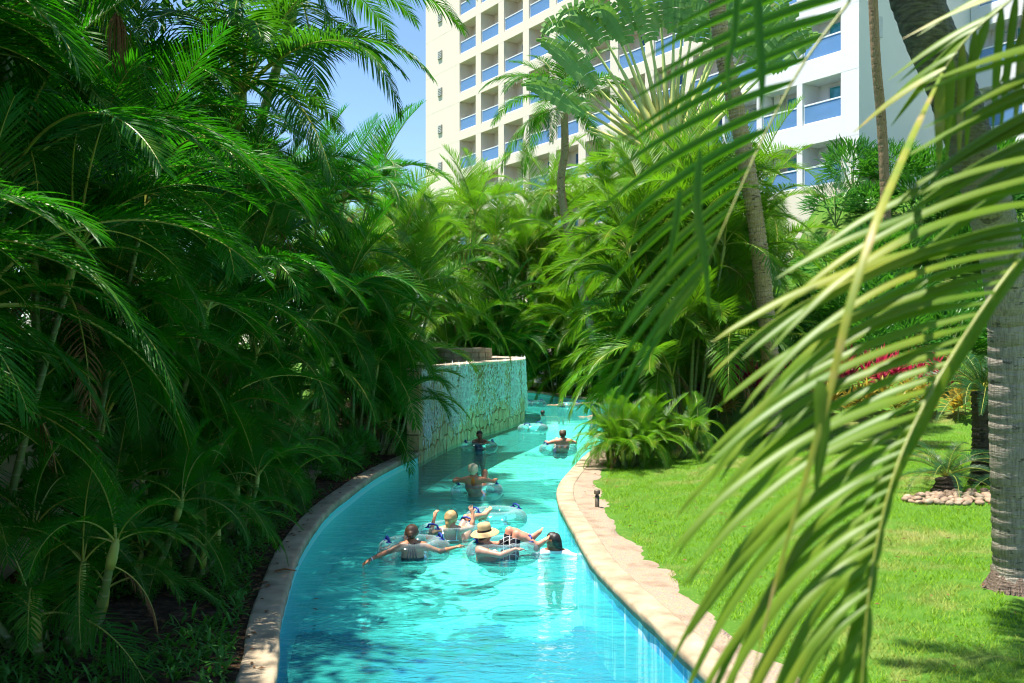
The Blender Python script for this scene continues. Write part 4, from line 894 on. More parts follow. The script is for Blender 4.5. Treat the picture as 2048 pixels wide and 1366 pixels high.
# ------------------------------------------------------------------ near palm whose fronds hang before the lens, trunk right of the view
t = NT('near_old_leaf'); p = t.coord()
c = t.ramp(t.noise(p, 7, 4), [(.35, (.13, .22, .012)), (.55, (.26, .27, .02)), (.66, (.40, .29, .12)), (.74, (.50, .42, .32))])
tr = t.n('ShaderNodeBsdfTranslucent'); t.l(c, tr.inputs[0]); ms = t.n('ShaderNodeMixShader'); ms.inputs[0].default_value = .3
t.l(t.pbr(c, .5), ms.inputs[1]); t.l(tr.outputs[0], ms.inputs[2]); M['foreold'] = t.fin(ms.outputs[0])
M['forerib'] = plain('near_rib', (.22, .25, .03), .4, .5, .3, 9)
def ribbon(pts, w, mat, tilt=.0, fold=.22, upright=False):
    """blade along pts, about w wide, keeled, with a narrow base and a drawn-out tip"""
    P = [Vector(p) for p in spline(pts, 6)]; n = len(P); v = []; f = []
    for i, p in enumerate(P):
        u = i/(n-1); T = (P[min(i+1, n-1)]-P[max(i-1, 0)]).normalized(); ww = w*min(1, .35+u*5)*(1-max(0, (u-.45)/.55)**1.6)+.002
        W = T.cross(Vector((math.sin(tilt)*.6-.25, -.62, .75)) if abs(T.z) < .75 and not upright else (Vector((.25+.3*math.sin(tilt), -1, -.15)) if upright else Vector((-.5+math.sin(tilt), -.85, .2)))).normalized(); N = W.cross(T)
        v += [tuple(p-W*ww*.5), tuple(p+N*ww*fold), tuple(p+W*ww*.5)]
        if i: a = 3*(i-1); f += [(a, a+1, a+4, a+3), (a+1, a+2, a+5, a+4)]
    return mesh('leaflet', v, f, [mat], smooth=True)
np_root = empty('near_palm', (2.9, 1.0, gz(2.9, 1.0)), 'out of focus palm fronds hanging close to the camera at right', 'palm')
obj('trunk', stem_mesh([(0, 0, 0), (.15, .1, 2.5), (0, .2, 5.0)], .16, .13, 12, SM, 0, .13), np_root)
def nl(p): return tuple(Vector(p)-np_root.location)
def near_frond(rach, leafs, rw=.011, entry=None):
    R = [px(*q) for q in rach]
    if entry: R = [Vector(e) for e in entry]+R
    b = MB(); S_ = spline(R, 8); b.tube([nl(q) for q in S_], [rw*(1-.75*i/len(S_)) for i in range(len(S_))], 7)
    fo = obj('frond', b.mesh('frond', [M['forerib']], True), np_root); rg = random.Random(len(leafs)*7+3)
    for pts, w, m in leafs: obj('leaflet', ribbon([nl(px(*q)) for q in pts], w, M[m], rg.uniform(-.5, .5), .22, m == 'fore2'), fo)
    return fo
rg = random.Random(21)
def along(rach, s):
    q = s*(len(rach)-1); i = min(int(q), len(rach)-2); f = q-i; return [rach[i][k]+(rach[i+1][k]-rach[i][k])*f for k in range(3)]
R1 = [(2110, 440, 2.5), (2030, 530, 2.45), (1960, 625, 2.4), (1892, 732, 2.32), (1832, 842, 2.26), (1788, 950, 2.2), (1757, 1070, 2.15), (1736, 1200, 2.1), (1722, 1390, 2.05)]
L1 = []; n = 38
for i in range(n):
    s = -.12+1.06*i/(n-1); x, y, d = along(R1, max(0, s))
    if s < 0: x, y = x+120*-s/.12, y-150*-s/.12
    u = max(0, min(1, s)); ang = rad(13+8*u+42*u**2.2+rg.uniform(-3, 3)); L = (660-250*u)*rg.uniform(.9, 1.05); dz = rg.uniform(-.16, .12)
    ca, sa = math.cos(ang), math.sin(ang); sag = (60+70*u)*rg.uniform(.6, 1.4)
    pts = [(x, y, d)]+[(x-L*t_*ca, y+L*t_*sa+sag*(2.2*t_**3.0-.75*t_*(1-t_)*1.2), d+dz*t_) for t_ in (.25, .5, .75, .92, 1.0)]
    L1.append((pts, rg.uniform(.024, .031)*(1-.42*u), 'fore'))
for i in range(13):                                                   # the far row, folded down along the rib
    s = .06+.9*i/12; x, y, d = along(R1, s); ang = rad(50+26*s+rg.uniform(-4, 4)); L = (420-110*s)*rg.uniform(.85, 1.1); ca, sa = math.cos(ang), math.sin(ang)
    pts = [(x+5, y, d)]+[(x-L*t_*ca+12, y+L*t_*sa+30*t_*t_, d+.1*t_) for t_ in (.3, .65, 1.0)]; L1.append((pts, rg.uniform(.016, .024), 'fore'))
L1 += [([(1884, 146, 3.1), (1835, 250, 2.7), (1795, 340, 2.4), (1750, 450, 2.2), (1700, 610, 2.12), (1660, 780, 2.1), (1610, 960, 2.1), (1555, 1150, 2.1), (1500, 1370, 2.1)], .017, 'foreold'),
       ([(1640, 760, 2.1), (1645, 860, 2.1), (1630, 1000, 2.1)], .03, 'fore')]
near_frond(R1, L1, .006, [(2.85, 1.3, 5.3), (2.3, 1.9, 4.5)])
R2 = [(1790, -110, 2.75), (1692, 12, 2.7), (1605, 130, 2.65), (1535, 258, 2.6), (1488, 360, 2.55), (1440, 470, 2.5), (1400, 560, 2.5)]
L2 = []; n = 17
for i in range(n):
    s = i/(n-1); x, y, d = along(R2, s); ang = rad(14+16*s+26*s*s+rg.uniform(-3, 3)); L = (480-190*s)*rg.uniform(.92, 1.05); ca, sa = math.cos(ang), math.sin(ang)
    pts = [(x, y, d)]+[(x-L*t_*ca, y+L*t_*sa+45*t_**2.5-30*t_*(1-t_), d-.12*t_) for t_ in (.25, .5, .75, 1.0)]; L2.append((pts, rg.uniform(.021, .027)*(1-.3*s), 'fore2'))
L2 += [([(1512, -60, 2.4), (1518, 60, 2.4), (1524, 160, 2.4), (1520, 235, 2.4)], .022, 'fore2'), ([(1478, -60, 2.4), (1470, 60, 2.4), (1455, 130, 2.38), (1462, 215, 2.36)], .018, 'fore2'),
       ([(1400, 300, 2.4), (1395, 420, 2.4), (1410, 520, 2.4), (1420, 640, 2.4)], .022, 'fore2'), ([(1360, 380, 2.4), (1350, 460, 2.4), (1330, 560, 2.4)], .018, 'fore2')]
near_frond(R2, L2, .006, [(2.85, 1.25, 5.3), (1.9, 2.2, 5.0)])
R3 = [(2180, -140, 3.1), (2090, -60, 3.1), (2010, 10, 3.1), (1940, 70, 3.1), (1880, 150, 3.1)]
L3 = []
for i in range(22):
    s = i/21; x, y, d = along(R3, s); sd_ = i % 2; ang = rad((70 if sd_ else 20)+rg.uniform(-12, 12)+15*s); L = (300-110*s)*rg.uniform(.8, 1.1); ca, sa = math.cos(ang), math.sin(ang)
    L3.append(([(x, y, d)]+[(x-L*t_*ca, y+L*t_*sa+40*t_*t_, d+.1*t_) for t_ in (.33, .66, 1.)], rg.uniform(.022, .032), 'fore' if rg.random() < .8 else 'foreold'))
near_frond(R3, L3, .006, [(2.85, 1.3, 5.4)])
R4 = [(2230, 60, 2.6), (2150, 150, 2.6), (2090, 260, 2.6), (2050, 360, 2.6)]
L4 = []
for i in range(14):
    s = i/13; x, y, d = along(R4, s); ang = rad(8+22*s+rg.uniform(-6, 6)); L = (360-60*s)*rg.uniform(.8, 1.1); ca, sa = math.cos(ang), math.sin(ang)
    L4.append(([(x, y, d)]+[(x-L*t_*ca, y+L*t_*sa+50*t_*t_, d-.1*t_) for t_ in (.33, .66, 1.)], rg.uniform(.028, .036), 'fore'))
near_frond(R4, L4, .01, [(2.9, 1.3, 5.3)])
# spiky tuft entering from the right edge
tf = empty('spiky_plant', (3.75, 6.0, gz(3.75, 6.0)), 'tuft of pointed green leaves poking in at the right edge', 'plant')
obj('stem', stem_mesh([(0, 0, 0), (0, 0, .8), (-.05, 0, 1.55)], .05, .04, 8), tf); rg = random.Random(6)
for i in range(16):
    a = math.pi+(i-7.5)*.42; el = rg.uniform(-.1, .5) if abs(i-7.5) < 3 else rg.uniform(0, 1.2); V = []; F = []
    d = Vector((math.cos(a)*math.cos(el), math.sin(a)*math.cos(el), math.sin(el))); strip(V, F, (-.05, 0, 1.6+rg.uniform(-.05, .1)), d, Vector((-math.sin(a), math.cos(a), 0)), rg.uniform(.5, .65), .045, 5, .5, .2)
    obj('leaf', mesh('leaf', V, F, [M['areca']]), tf)
# ------------------------------------------------------------------ small built things
gw = MB(); gw.box((0, 0, .95), (.3, 11, 1.9)); gw.box((0, 0, 1.93), (.38, 11.1, .08))
o = obj('garden_wall', gw.mesh('garden_wall', [M['wallcream']]), None, Matrix.Translation((-6.6, 15.5, .3)) @ Euler((0, 0, .12)).to_matrix().to_4x4()); tag(o, 'low cream garden wall glimpsed between the left palm stems', 'wall')
sb = MB(); sb.box((0, 0, .09), (.95, .8, .12)); sb.box((.1, 0, -.06), (.5, .5, .2)); bm = bmesh.new(); me = sb.mesh('slab', [M['slab']]); bm.from_mesh(me); bmesh.ops.bevel(bm, geom=bm.edges[:], offset=.015, segments=2, affect='EDGES'); bm.to_mesh(me); bm.free()
o = obj('concrete_slab', me, None, Matrix.Translation(px(598, 950, 21.3)) @ Euler((0, 0, .15)).to_matrix().to_4x4()); o.location.z = gz(o.location.x, o.location.y)+.06; tag(o, 'flat concrete slab set on the left bank among low plants', 'slab')
gl_ = empty('irrigation_bollard', (1.5, 17.55, gz(1.5, 17.55)+.02), 'small bronze irrigation bollard on the gravel beside the right coping', 'light'); b = MB(); b.lathe([(.04, 0), (.04, .2), (.03, .2), (.03, .24)], (0, 0, 0), 12); obj('post', b.mesh('post', [M['metal']], True), gl_)  # irrigation bollard of post and cap, no lamp in it
b = MB(); b.lathe([(.055, .24), (.055, .29), (.045, .31), (0.005, .315)], (0, 0, 0), 12); b.lathe([(.055, .24), (.005, .24)], (0, 0, 0), 12); obj('cap', b.mesh('cap', [M['metal']], True), gl_)
ps = px(1430, 330, 38); pr = empty('parasol', (ps.x, ps.y, gz(ps.x, ps.y)), 'beige parasol half hidden behind the rough trunk', 'parasol'); zc = ps.z-pr.location.z
b = MB(); b.tube([(0, 0, 0), (0, 0, zc+.5)], .03, 8); obj('pole', b.mesh('pole', [M['rail']]), pr)
b = MB(); n = 8; v = [(0, 0, zc+.5)]+[(1.3*math.cos(k*.785), 1.3*math.sin(k*.785), zc) for k in range(n)]+[(1.3*math.cos(k*.785), 1.3*math.sin(k*.785), zc-.18) for k in range(n)]
b.add(v, [(0, 1+k, 1+(k+1) % n) for k in range(n)]+[(1+k, 9+k, 9+(k+1) % n, 1+(k+1) % n) for k in range(n)]); obj('canopy', b.mesh('canopy', [M['canvas']]), pr)
tw = MB(); tw.tube([(0, 0, 0), (.12, .03, .02), (.27, .02, .0)], [.012, .014, .006], 6); o = obj('fallen_twig', tw.mesh('fallen_twig', [M['dead']]), None, None, (-2.98, 12.5, .318)); tag(o, 'dry brown twig lying on the left coping', 'twig')
# ------------------------------------------------------------------ people: one continuous skin grown round a posed skeleton
def sdf_mesh(prims, vox):
    """prims: (a, b, ra, rb, k) tapered capsules blended with radius k -> vertices, quads (surface nets)"""
    A = np.array([list(p[0])+list(p[1]) for p in prims], float); R = np.array([max(p[2], p[3]) for p in prims])
    lo = np.minimum(A[:, :3], A[:, 3:])-R[:, None]; hi = np.maximum(A[:, :3], A[:, 3:])+R[:, None]
    o = lo.min(0)-3*vox; n = np.ceil((hi.max(0)+3*vox-o)/vox).astype(int)+1; D = np.full(n, 1.0, np.float32)
    for (a, b, ra, rb, k), l, h in zip(prims, lo, hi):
        a = np.array(a, float); b = np.array(b, float); mg = .07
        i0 = np.maximum(0, ((l-mg-o)/vox).astype(int)); i1 = np.minimum(n, ((h+mg-o)/vox).astype(int)+2)
        g = np.meshgrid(*[o[j]+vox*np.arange(i0[j], i1[j]) for j in range(3)], indexing='ij'); P = np.stack(g, -1)
        ab = b-a; L = ab@ab+1e-9; t = np.clip(((P-a)@ab)/L, 0, 1); d = np.linalg.norm(P-a-t[..., None]*ab, axis=-1)-(ra+(rb-ra)*t)
        s = tuple(slice(i0[j], i1[j]) for j in range(3)); q = D[s]; k = max(k, 1e-4); hh = np.clip(k-np.abs(q-d), 0, None)/k; D[s] = np.minimum(q, d)-hh*hh*k*.25
    ins = D < 0; c = np.zeros(np.array(n)-1, int)
    for i in (0, 1):
        for j in (0, 1):
            for m in (0, 1): c += ins[i:n[0]-1+i, j:n[1]-1+j, m:n[2]-1+m]
    act = (c > 0) & (c < 8); ids = -np.ones(act.shape, int); ii = np.argwhere(act); ids[act] = np.arange(len(ii))
    S_ = np.zeros((len(ii), 3)); W_ = np.zeros(len(ii)); cs = [(i, j, m) for i in (0, 1) for j in (0, 1) for m in (0, 1)]
    for x in range(8):
        for y in range(x+1, 8):
            p, q = np.array(cs[x]), np.array(cs[y])
            if abs(p-q).sum() != 1: continue
            u = D[tuple((ii+p).T)]; v = D[tuple((ii+q).T)]; m = (u < 0) != (v < 0); t = np.where(m, u/np.where(m, u-v, 1), 0)
            S_ += np.where(m[:, None], p+(q-p)*t[:, None], 0); W_ += m
    V = o+vox*(ii+S_/W_[:, None]); F = []
    for ax in range(3):
        e = np.zeros(3, int); e[ax] = 1; b1, b2 = [j for j in range(3) if j != ax]
        s0 = ins[:n[0]-e[0], :n[1]-e[1], :n[2]-e[2]]; s1 = ins[e[0]:, e[1]:, e[2]:]; cr = np.argwhere(s0 != s1)
        cr = cr[(cr[:, b1] > 0) & (cr[:, b2] > 0)]; sg = s0[tuple(cr.T)]
        def at(d1, d2):
            q = cr.copy(); q[:, b1] += d1; q[:, b2] += d2; return ids[tuple(q.T)]
        f = np.stack([at(-1, -1), at(0, -1), at(0, 0), at(-1, 0)], 1)
        if ax == 1: f = f[:, ::-1]
        f[~sg] = f[~sg][:, ::-1]; F.append(f)
    return V, np.vstack(F)
def vec(*a): return np.array(a, float)
def nrm(v): return v/(np.linalg.norm(v)+1e-9)
def hand(pr, wrist, tip, palm, s=1., curl=.35, thumb=1):
    """palm plus five bent fingers; palm = direction the palm faces, thumb = side of the thumb (+1/-1)"""
    d = nrm(tip-wrist); pn = nrm(palm-d*(palm@d)); sd = np.cross(d, pn)*thumb; pl = .085*s
    for q in (-.026, -.009, .009, .026): pr.append((wrist+sd*q*.5*s, wrist+d*pl+sd*q*s, .015*s, .012*s, .012))
    for q, l in ((-.028, .058), (-.010, .072), (.010, .078), (.029, .070)):
        a = wrist+d*pl*.96+sd*q*s; d1 = nrm(d+sd*q*5+pn*curl*.5); b = a+d1*l*.5*s; d2 = nrm(d1+pn*curl); c = b+d2*l*.5*s
        pr.append((a, b, .0085*s, .008*s, .004)); pr.append((b, c, .008*s, .006*s, .003))
    a = wrist+d*.025*s+sd*.026*s; b = a+nrm(d*.7+sd*.9+pn*.2)*.04*s; c = b+nrm(d+sd*.25+pn*.35)*.034*s
    pr.append((a, b, .013*s, .0095*s, .008)); pr.append((b, c, .0095*s, .007*s, .004))
def foot(pr, ankle, toe, s=1.):
    d = nrm(toe-ankle); up = nrm(vec(0, 0, 1)-d*d[2]); heel = ankle-d*.05*s-up*.03*s; ball = ankle+d*.13*s-up*.045*s; side = np.cross(d, up)
    pr.append((ankle, heel, .036*s, .034*s, .02)); pr.append((heel, ball, .033*s, .03*s, .025)); pr.append((ankle, ball, .034*s, .026*s, .02))
    for i, q in enumerate((-.03, -.013, .003, .018, .031)): pr.append((ball+side*q*s, ball+side*q*1.15*s+d*(.075-.010*abs(i-.6))*s-up*.006, (.017 if i else .019)*s, (.0105 if i else .013)*s, .008))
def head_prims(pr, c, f, up, s=1.):
    """skull, jaw, nose, brow, ears; f = facing direction"""
    f = nrm(f); up = nrm(up-f*(up@f)); r = np.cross(f, up)
    pr.append((c+up*.025*s-f*.012*s, c+up*.02*s+f*.012*s, .092*s, .085*s, .03)); pr.append((c+up*.0*s+f*.02*s, c-up*.075*s+f*.055*s, .074*s, .040*s, .035))
    pr.append((c+up*.012*s+f*.088*s, c-up*.02*s+f*.112*s, .011*s, .015*s, .014)); pr.append((c+up*.03*s+f*.082*s+r*.03*s, c+up*.03*s+f*.082*s-r*.03*s, .017*s, .017*s, .015))
    pr.append((c-up*.05*s+f*.088*s+r*.018*s, c-up*.05*s+f*.088*s-r*.018*s, .009*s, .009*s, .008))
    for q in (-1, 1):
        pr.append((c+r*q*.083*s+up*.02*s, c+r*q*.088*s-up*.02*s-f*.004*s, .017*s, .012*s, .006)); pr.append((c+r*q*.04*s-up*.02*s+f*.06*s, c+r*q*.035*s-up*.04*s+f*.055*s, .028*s, .024*s, .03))
    return f, up, r
def build_person(label, org, J, mats, hairs=(), clothes=(), vox=.0085, sex='f', face=vec(0, 1, 0), tilt=vec(0, 0, 1), cat='person', grip=(.35, .35), palms=(None, None), thumbs=(1, -1)):
    """J: joints relative to org. Arms: shoulder, elbow, wrist, fingertip; legs: hip, knee, ankle, toe"""
    org = np.array(org, float); pr = []; G = {k: vec(*v) for k, v in J.items()}; man = sex == 'm'
    rootv = empty('person', tuple(org), label, cat)
    c = G['head']; f, up, r = head_prims(pr, c, face, tilt)
    nb = G['neck']; pr.append((c-up*.05-f*.015, nb, .050 if man else .043, .058 if man else .05, .03))
    sl, sr = G['lsh'], G['rsh']; mid = (sl+sr)/2; ch, wa, pe = G['chest'], G['waist'], G['pelvis']; ax = nrm(sr-sl); hw = np.linalg.norm(sr-sl)/2
    pr.append((sl, sr, .058 if man else .05, .058 if man else .05, .05)); pr.append((nb, mid, .06, .06, .05))
    for q in (-1, 1):
        pr.append((mid+ax*q*hw*.62, ch+ax*q*hw*.45, .075 if man else .064, .098 if man else .085, .06)); pr.append((nb+ax*q*.03, mid+ax*q*hw*.75, .045, .045, .05))
        pr.append((ch+ax*q*hw*.42, wa+ax*q*hw*.32, .092 if man else .08, .092 if man else .075, .06)); pr.append((wa+ax*q*hw*.3, pe+ax*q*hw*.45, .085, .105 if man else .108, .06))
    if not man and 'front' in J:
        for q in (-1, 1): pr.append((ch+ax*q*.075+vec(*J['front'])*.07, ch+ax*q*.075+vec(*J['front'])*.085-vec(0, 0, .02), .06, .055, .03))
    k = 1.12 if man else .95
    for i, (s_, p_) in enumerate((('l', 0), ('r', 1))):
        a, b_, w_, t_ = G[s_+'sh'], G[s_+'el'], G[s_+'wr'], G[s_+'ha']
        pr.append((a, a+(b_-a)*.3, .053*k, .048*k, .04)); pr.append((a+(b_-a)*.25, b_, .047*k, .036*k, .03)); pr.append((b_, b_+(w_-b_)*.35, .037*k, .037*k, .02)); pr.append((b_+(w_-b_)*.3, w_, .037*k, .024*k, .02))
        hand(pr, w_, t_, palms[i] if palms[i] is not None else vec(0, 0, -1), 1.05 if man else .95, grip[i], thumbs[i])
        if s_+'hip' in G:
            h, kn, an, to = G[s_+'hip'], G[s_+'kn'], G[s_+'an'], G[s_+'to']
            pr.append((h, h+(kn-h)*.4, .092*k, .078*k, .05)); pr.append((h+(kn-h)*.35, kn, .08*k, .052*k, .04)); pr.append((kn, kn+(an-kn)*.3, .05*k, .054*k, .03)); pr.append((kn+(an-kn)*.25, an, .054*k, .032*k, .03)); foot(pr, an, to, 1.05 if man else .95)
    V, F = sdf_mesh(pr, vox); me = tri_mesh('body', V, F, M[mats], True); obj('body', me, rootv)
    me.calc_loop_triangles(); N = np.zeros(len(V)*3, np.float32); me.vertices.foreach_get('normal', N) if len(me.vertices) == len(V) else None; N = N.reshape(-1, 3)
    FC = V[F].mean(1)
    for nm, cond, off, mt in clothes:                                 # garments: shells lifted off the skin
        sel = cond(FC, G)
        if not sel.any(): continue
        f_ = F[sel]; used, inv = np.unique(f_, return_inverse=True); Vc = V[used]+N[used]*off; nn = len(used); q = inv.reshape(f_.shape)
        inner = V[used]-N[used]*.002; es = {}
        for a in q:
            for i in range(4):
                e = (a[i], a[(i+1) % 4]); kx = (min(e), max(e)); es.setdefault(kx, []).append(e)
        hem = [(e[0][1], e[0][0], e[0][0]+nn, e[0][1]+nn) for e in es.values() if len(e) == 1]
        obj(nm, tri_mesh(nm, np.vstack([Vc, inner]), np.vstack([q, np.array(hem)]) if hem else q, M[mt], True), rootv)
    for nm, hp, mt in hairs:
        P = []
        for a, b_, ra, rb in hp: P.append((c+r*a[0]+f*a[1]+up*a[2], c+r*b_[0]+f*b_[1]+up*b_[2], ra, rb, .025))
        v, q = sdf_mesh(P, .007); obj(nm, tri_mesh(nm, v, q, M[mt], True), rootv)
    b = MB()
    for q in (-1, 1):
        e = c+r*q*.033+up*.012+f*.081; bm_ = MB(); bm_.tube([tuple(e-r*.012), tuple(e), tuple(e+r*.012)], [.004, .008, .004], 6); b.add(bm_.v, bm_.f)
    obj('eyes', b.mesh('eyes', [M['eye']], True), rootv)
    b = MB(); e = c-up*.05+f*.095; b.tube([tuple(e-r*.024-f*.006), tuple(e), tuple(e+r*.024-f*.006)], [.003, .007, .003], 6); obj('lips', b.mesh('lips', [M['lip']], True), rootv)
    return rootv, V, (c, f, up, r)
def add_tubes(root, name, V, paths, rr_, mat, back=-1):
    """cords laid on the back: paths of (x, z), snapped to the nearest skin facing the viewer"""
    b = MB()
    for path in paths:
        pts = []
        for x, z in path:
            m = np.argsort((V[:, 0]-x)**2+(V[:, 2]-z)**2+.02*(V[:, 1]-V[:, 1].min()))[:40]; q = V[m][np.argmin(V[m][:, 1])]; pts.append((x, q[1]-.004, z))
        b.tube(pts, rr_, 6)
    obj(name, b.mesh(name, [M[mat]], True), root)
# ------------------------------------------------------------------ swim tubes
def torus(R, r, nu=44, nv=18, flat=.9, seed=0):
    v = []; f = []
    for i in range(nu):
        a = 2*math.pi*i/nu; pk = 1-.025*abs(math.sin(a*6+seed))                                 # welded panels pucker the ring
        for j in range(nv):
            t_ = 2*math.pi*j/nv; v.append(((R+r*math.cos(t_)*pk)*math.cos(a), (R+r*math.cos(t_)*pk)*math.sin(a), r*flat*math.sin(t_)*pk))
    for i in range(nu):
        for j in range(nv): f.append((i*nv+j, ((i+1) % nu)*nv+j, ((i+1) % nu)*nv+(j+1) % nv, i*nv+(j+1) % nv))
    return mesh('ring', v, f, [M['vinyl']], smooth=True)
TORUS = torus(.37, .185)
hb = MB(); hb.tube([(-.11, 0, 0), (-.09, 0, .045), (0, 0, .06), (.09, 0, .045), (.11, 0, 0)], [.018, .016, .016, .016, .018], 7); hb.box((-.11, 0, -.005), (.07, .07, .012)); hb.box((.11, 0, -.005), (.07, .07, .012)); HANDLE = hb.mesh('handle', [M['strap']], True)
def swim_tube(label, x, y, rot=0., tiltx=0., z=.09, s=1., handles=(0, math.pi)):
    r = empty('swim_tube', (x, y, z), label, 'swim tube', 'clear swim tubes on the river'); r.rotation_euler = (tiltx, 0, rot); r.scale = (s, s, s); obj('ring', TORUS, r)
    for a in handles: obj('handle', HANDLE, r, Matrix.Rotation(a, 4, 'Z') @ Matrix.Translation((.40, 0, .165)) @ Matrix.Rotation(math.pi/2, 4, 'Z'))
swim_tube('clear tube under the woman in the black halter top', -1.46, 14.85, .3)
swim_tube('clear tube under the blonde woman with raised hands', -1.0, 16.05, .9)
swim_tube('clear tube under the man in the straw hat', -.13, 14.72, .1, 0, .1)
swim_tube('empty clear tube with dark blue handles behind the raised hands', -.28, 17.5, .5)
swim_tube('clear tube under the woman with orange bikini ties', -.73, 20.7, .2)
swim_tube('clear tube beside the stone wall, its rider facing the camera', -.97, 29.3, .2)
swim_tube('clear tube by the right bank under the sunburnt man', 1.33, 28.7, .4)
swim_tube('empty pale tube drifting mid river past the stone wall', .75, 35.5, 1.)
swim_tube('small far tube near the white river wall', 1.15, 49.5, .6)
swim_tube('far tube beside the bathers at the bend', 2.75, 48.2, .2)
def water_cut(z): return lambda C, G: C[:, 2] < z
# woman in black halter top, arms spread
J = dict(head=(-.01, -.24, .395), neck=(-.01, -.27, .24), lsh=(-.165, -.27, .20), rsh=(.155, -.25, .20), chest=(0, -.22, .04), waist=(0, -.12, -.10), pelvis=(0, .02, -.16),
         lel=(-.40, -.38, .12), lwr=(-.585, -.50, .055), lha=(-.70, -.58, -.01), rel=(.41, -.22, .115), rwr=(.63, -.16, .165), rha=(.75, -.10, .20), front=(0, 1, 0),
         lhip=(-.09, .05, -.16), lkn=(-.13, .36, .28), lan=(-.16, .62, -.08), lto=(-.17, .74, -.14), rhip=(.09, .05, -.16), rkn=(.13, .42, .08), ran=(.15, .78, -.12), rto=(.15, .9, -.14))
bun = [((0, -.02, .03), (0, .0, .035), .099, .093), ((0, -.05, -.01), (0, -.04, -.03), .078, .06), ((0, -.105, -.005), (0, -.115, -.02), .045, .04), ((.06, .0, .0), (.06, .02, -.02), .04, .03), ((-.06, .0, .0), (-.06, .02, -.02), .04, .03)]
r1, V1, h1 = build_person('woman in a black halter top, arms spread wide across her tube', (-1.46, 14.85, .0), J, 'skin_tan', [('hair', bun, 'hair_brown')],
    [('swimsuit', lambda C, G: (C[:, 2] < .035+.0*C[:, 0]) & (np.abs(C[:, 0]) < .17) & (C[:, 1] < .16) & (C[:, 2] > -.3), .006, 'black')], palms=(vec(0, 0, -1), vec(0, 0, -1)), grip=(.15, 1.0))
add_tubes(r1, 'halter_straps', V1, [[(-.05, .26), (-.04, .20), (-.055, .12), (-.07, .03)], [(-.02, .25), (-.015, .18), (-.02, .1), (-.03, .03)], [(.015, .25), (.01, .18), (.015, .1), (.02, .03)], [(.045, .26), (.035, .2), (.05, .12), (.065, .03)]], .008, 'black')
b = MB(); b.lathe([(.030, -.008), (.034, 0), (.030, .008)], (0, 0, 0), 14); o = obj('bracelet', b.mesh('bracelet', [M['whitecloth']], True), r1, Matrix.Translation((-.565, -.487, .06)) @ Vector((-.185, -.12, -.065)).to_track_quat('Z', 'Y').to_matrix().to_4x4())
# blonde woman, hands raised
J = dict(head=(.03, -.20, .385), neck=(.02, -.23, .235), lsh=(-.15, -.22, .19), rsh=(.18, -.16, .19), chest=(.03, -.17, .03), waist=(.06, -.07, -.10), pelvis=(.10, .06, -.14),
         lel=(-.30, -.20, .13), lwr=(-.235, -.16, .40), lha=(-.19, -.12, .57), rel=(.36, -.06, .22), rwr=(.37, -.0, .42), rha=(.31, .02, .58), front=(.5, .85, 0),
         lhip=(.04, .1, -.12), lkn=(.24, .42, .29), lan=(.47, .74, .25), lto=(.54, .80, .36), rhip=(.19, .03, -.12), rkn=(.36, .38, .30), ran=(.54, .70, .28), rto=(.60, .76, .39))
pony = [((0, -.02, .03), (0, .0, .04), .099, .093), ((0, -.06, -.02), (0, -.075, -.08), .075, .045), ((0, -.09, -.08), (.01, -.10, -.19), .035, .018), ((.06, .0, .0), (.065, .01, -.04), .042, .03), ((-.06, .0, .0), (-.065, .01, -.04), .042, .03)]
r2, V2, h2 = build_person('blonde woman seen from behind raising both hands in her tube', (-1.0, 16.05, .0), J, 'skin_fair', [('hair', pony, 'hair_blond')],
    [('bikini_bottom', lambda C, G: (C[:, 2] < -.06) & (np.linalg.norm(C-G['pelvis'], axis=1) < .2), .006, 'whitecloth')], face=vec(.45, .85, -.1), palms=(vec(.6, .6, 0), vec(0, 1, 0)), grip=(1.3, .15))
add_tubes(r2, 'bikini_straps', V2, [[(-.10, .24), (-.09, .15), (-.07, .05)], [(.13, .24), (.125, .15), (.12, .05)], [(-.14, .05), (0., .04), (.16, .05)]], .008, 'whitecloth')
b = MB(); c, f, up, r = h2; b.tube([tuple(c+up*(.03+.1*math.cos(t_))*1.+r*.102*math.sin(t_)+f*.03) for t_ in np.linspace(-1.7, 1.7, 13)], .007, 6); obj('hairband', b.mesh('hairband', [M['black']], True), r2)
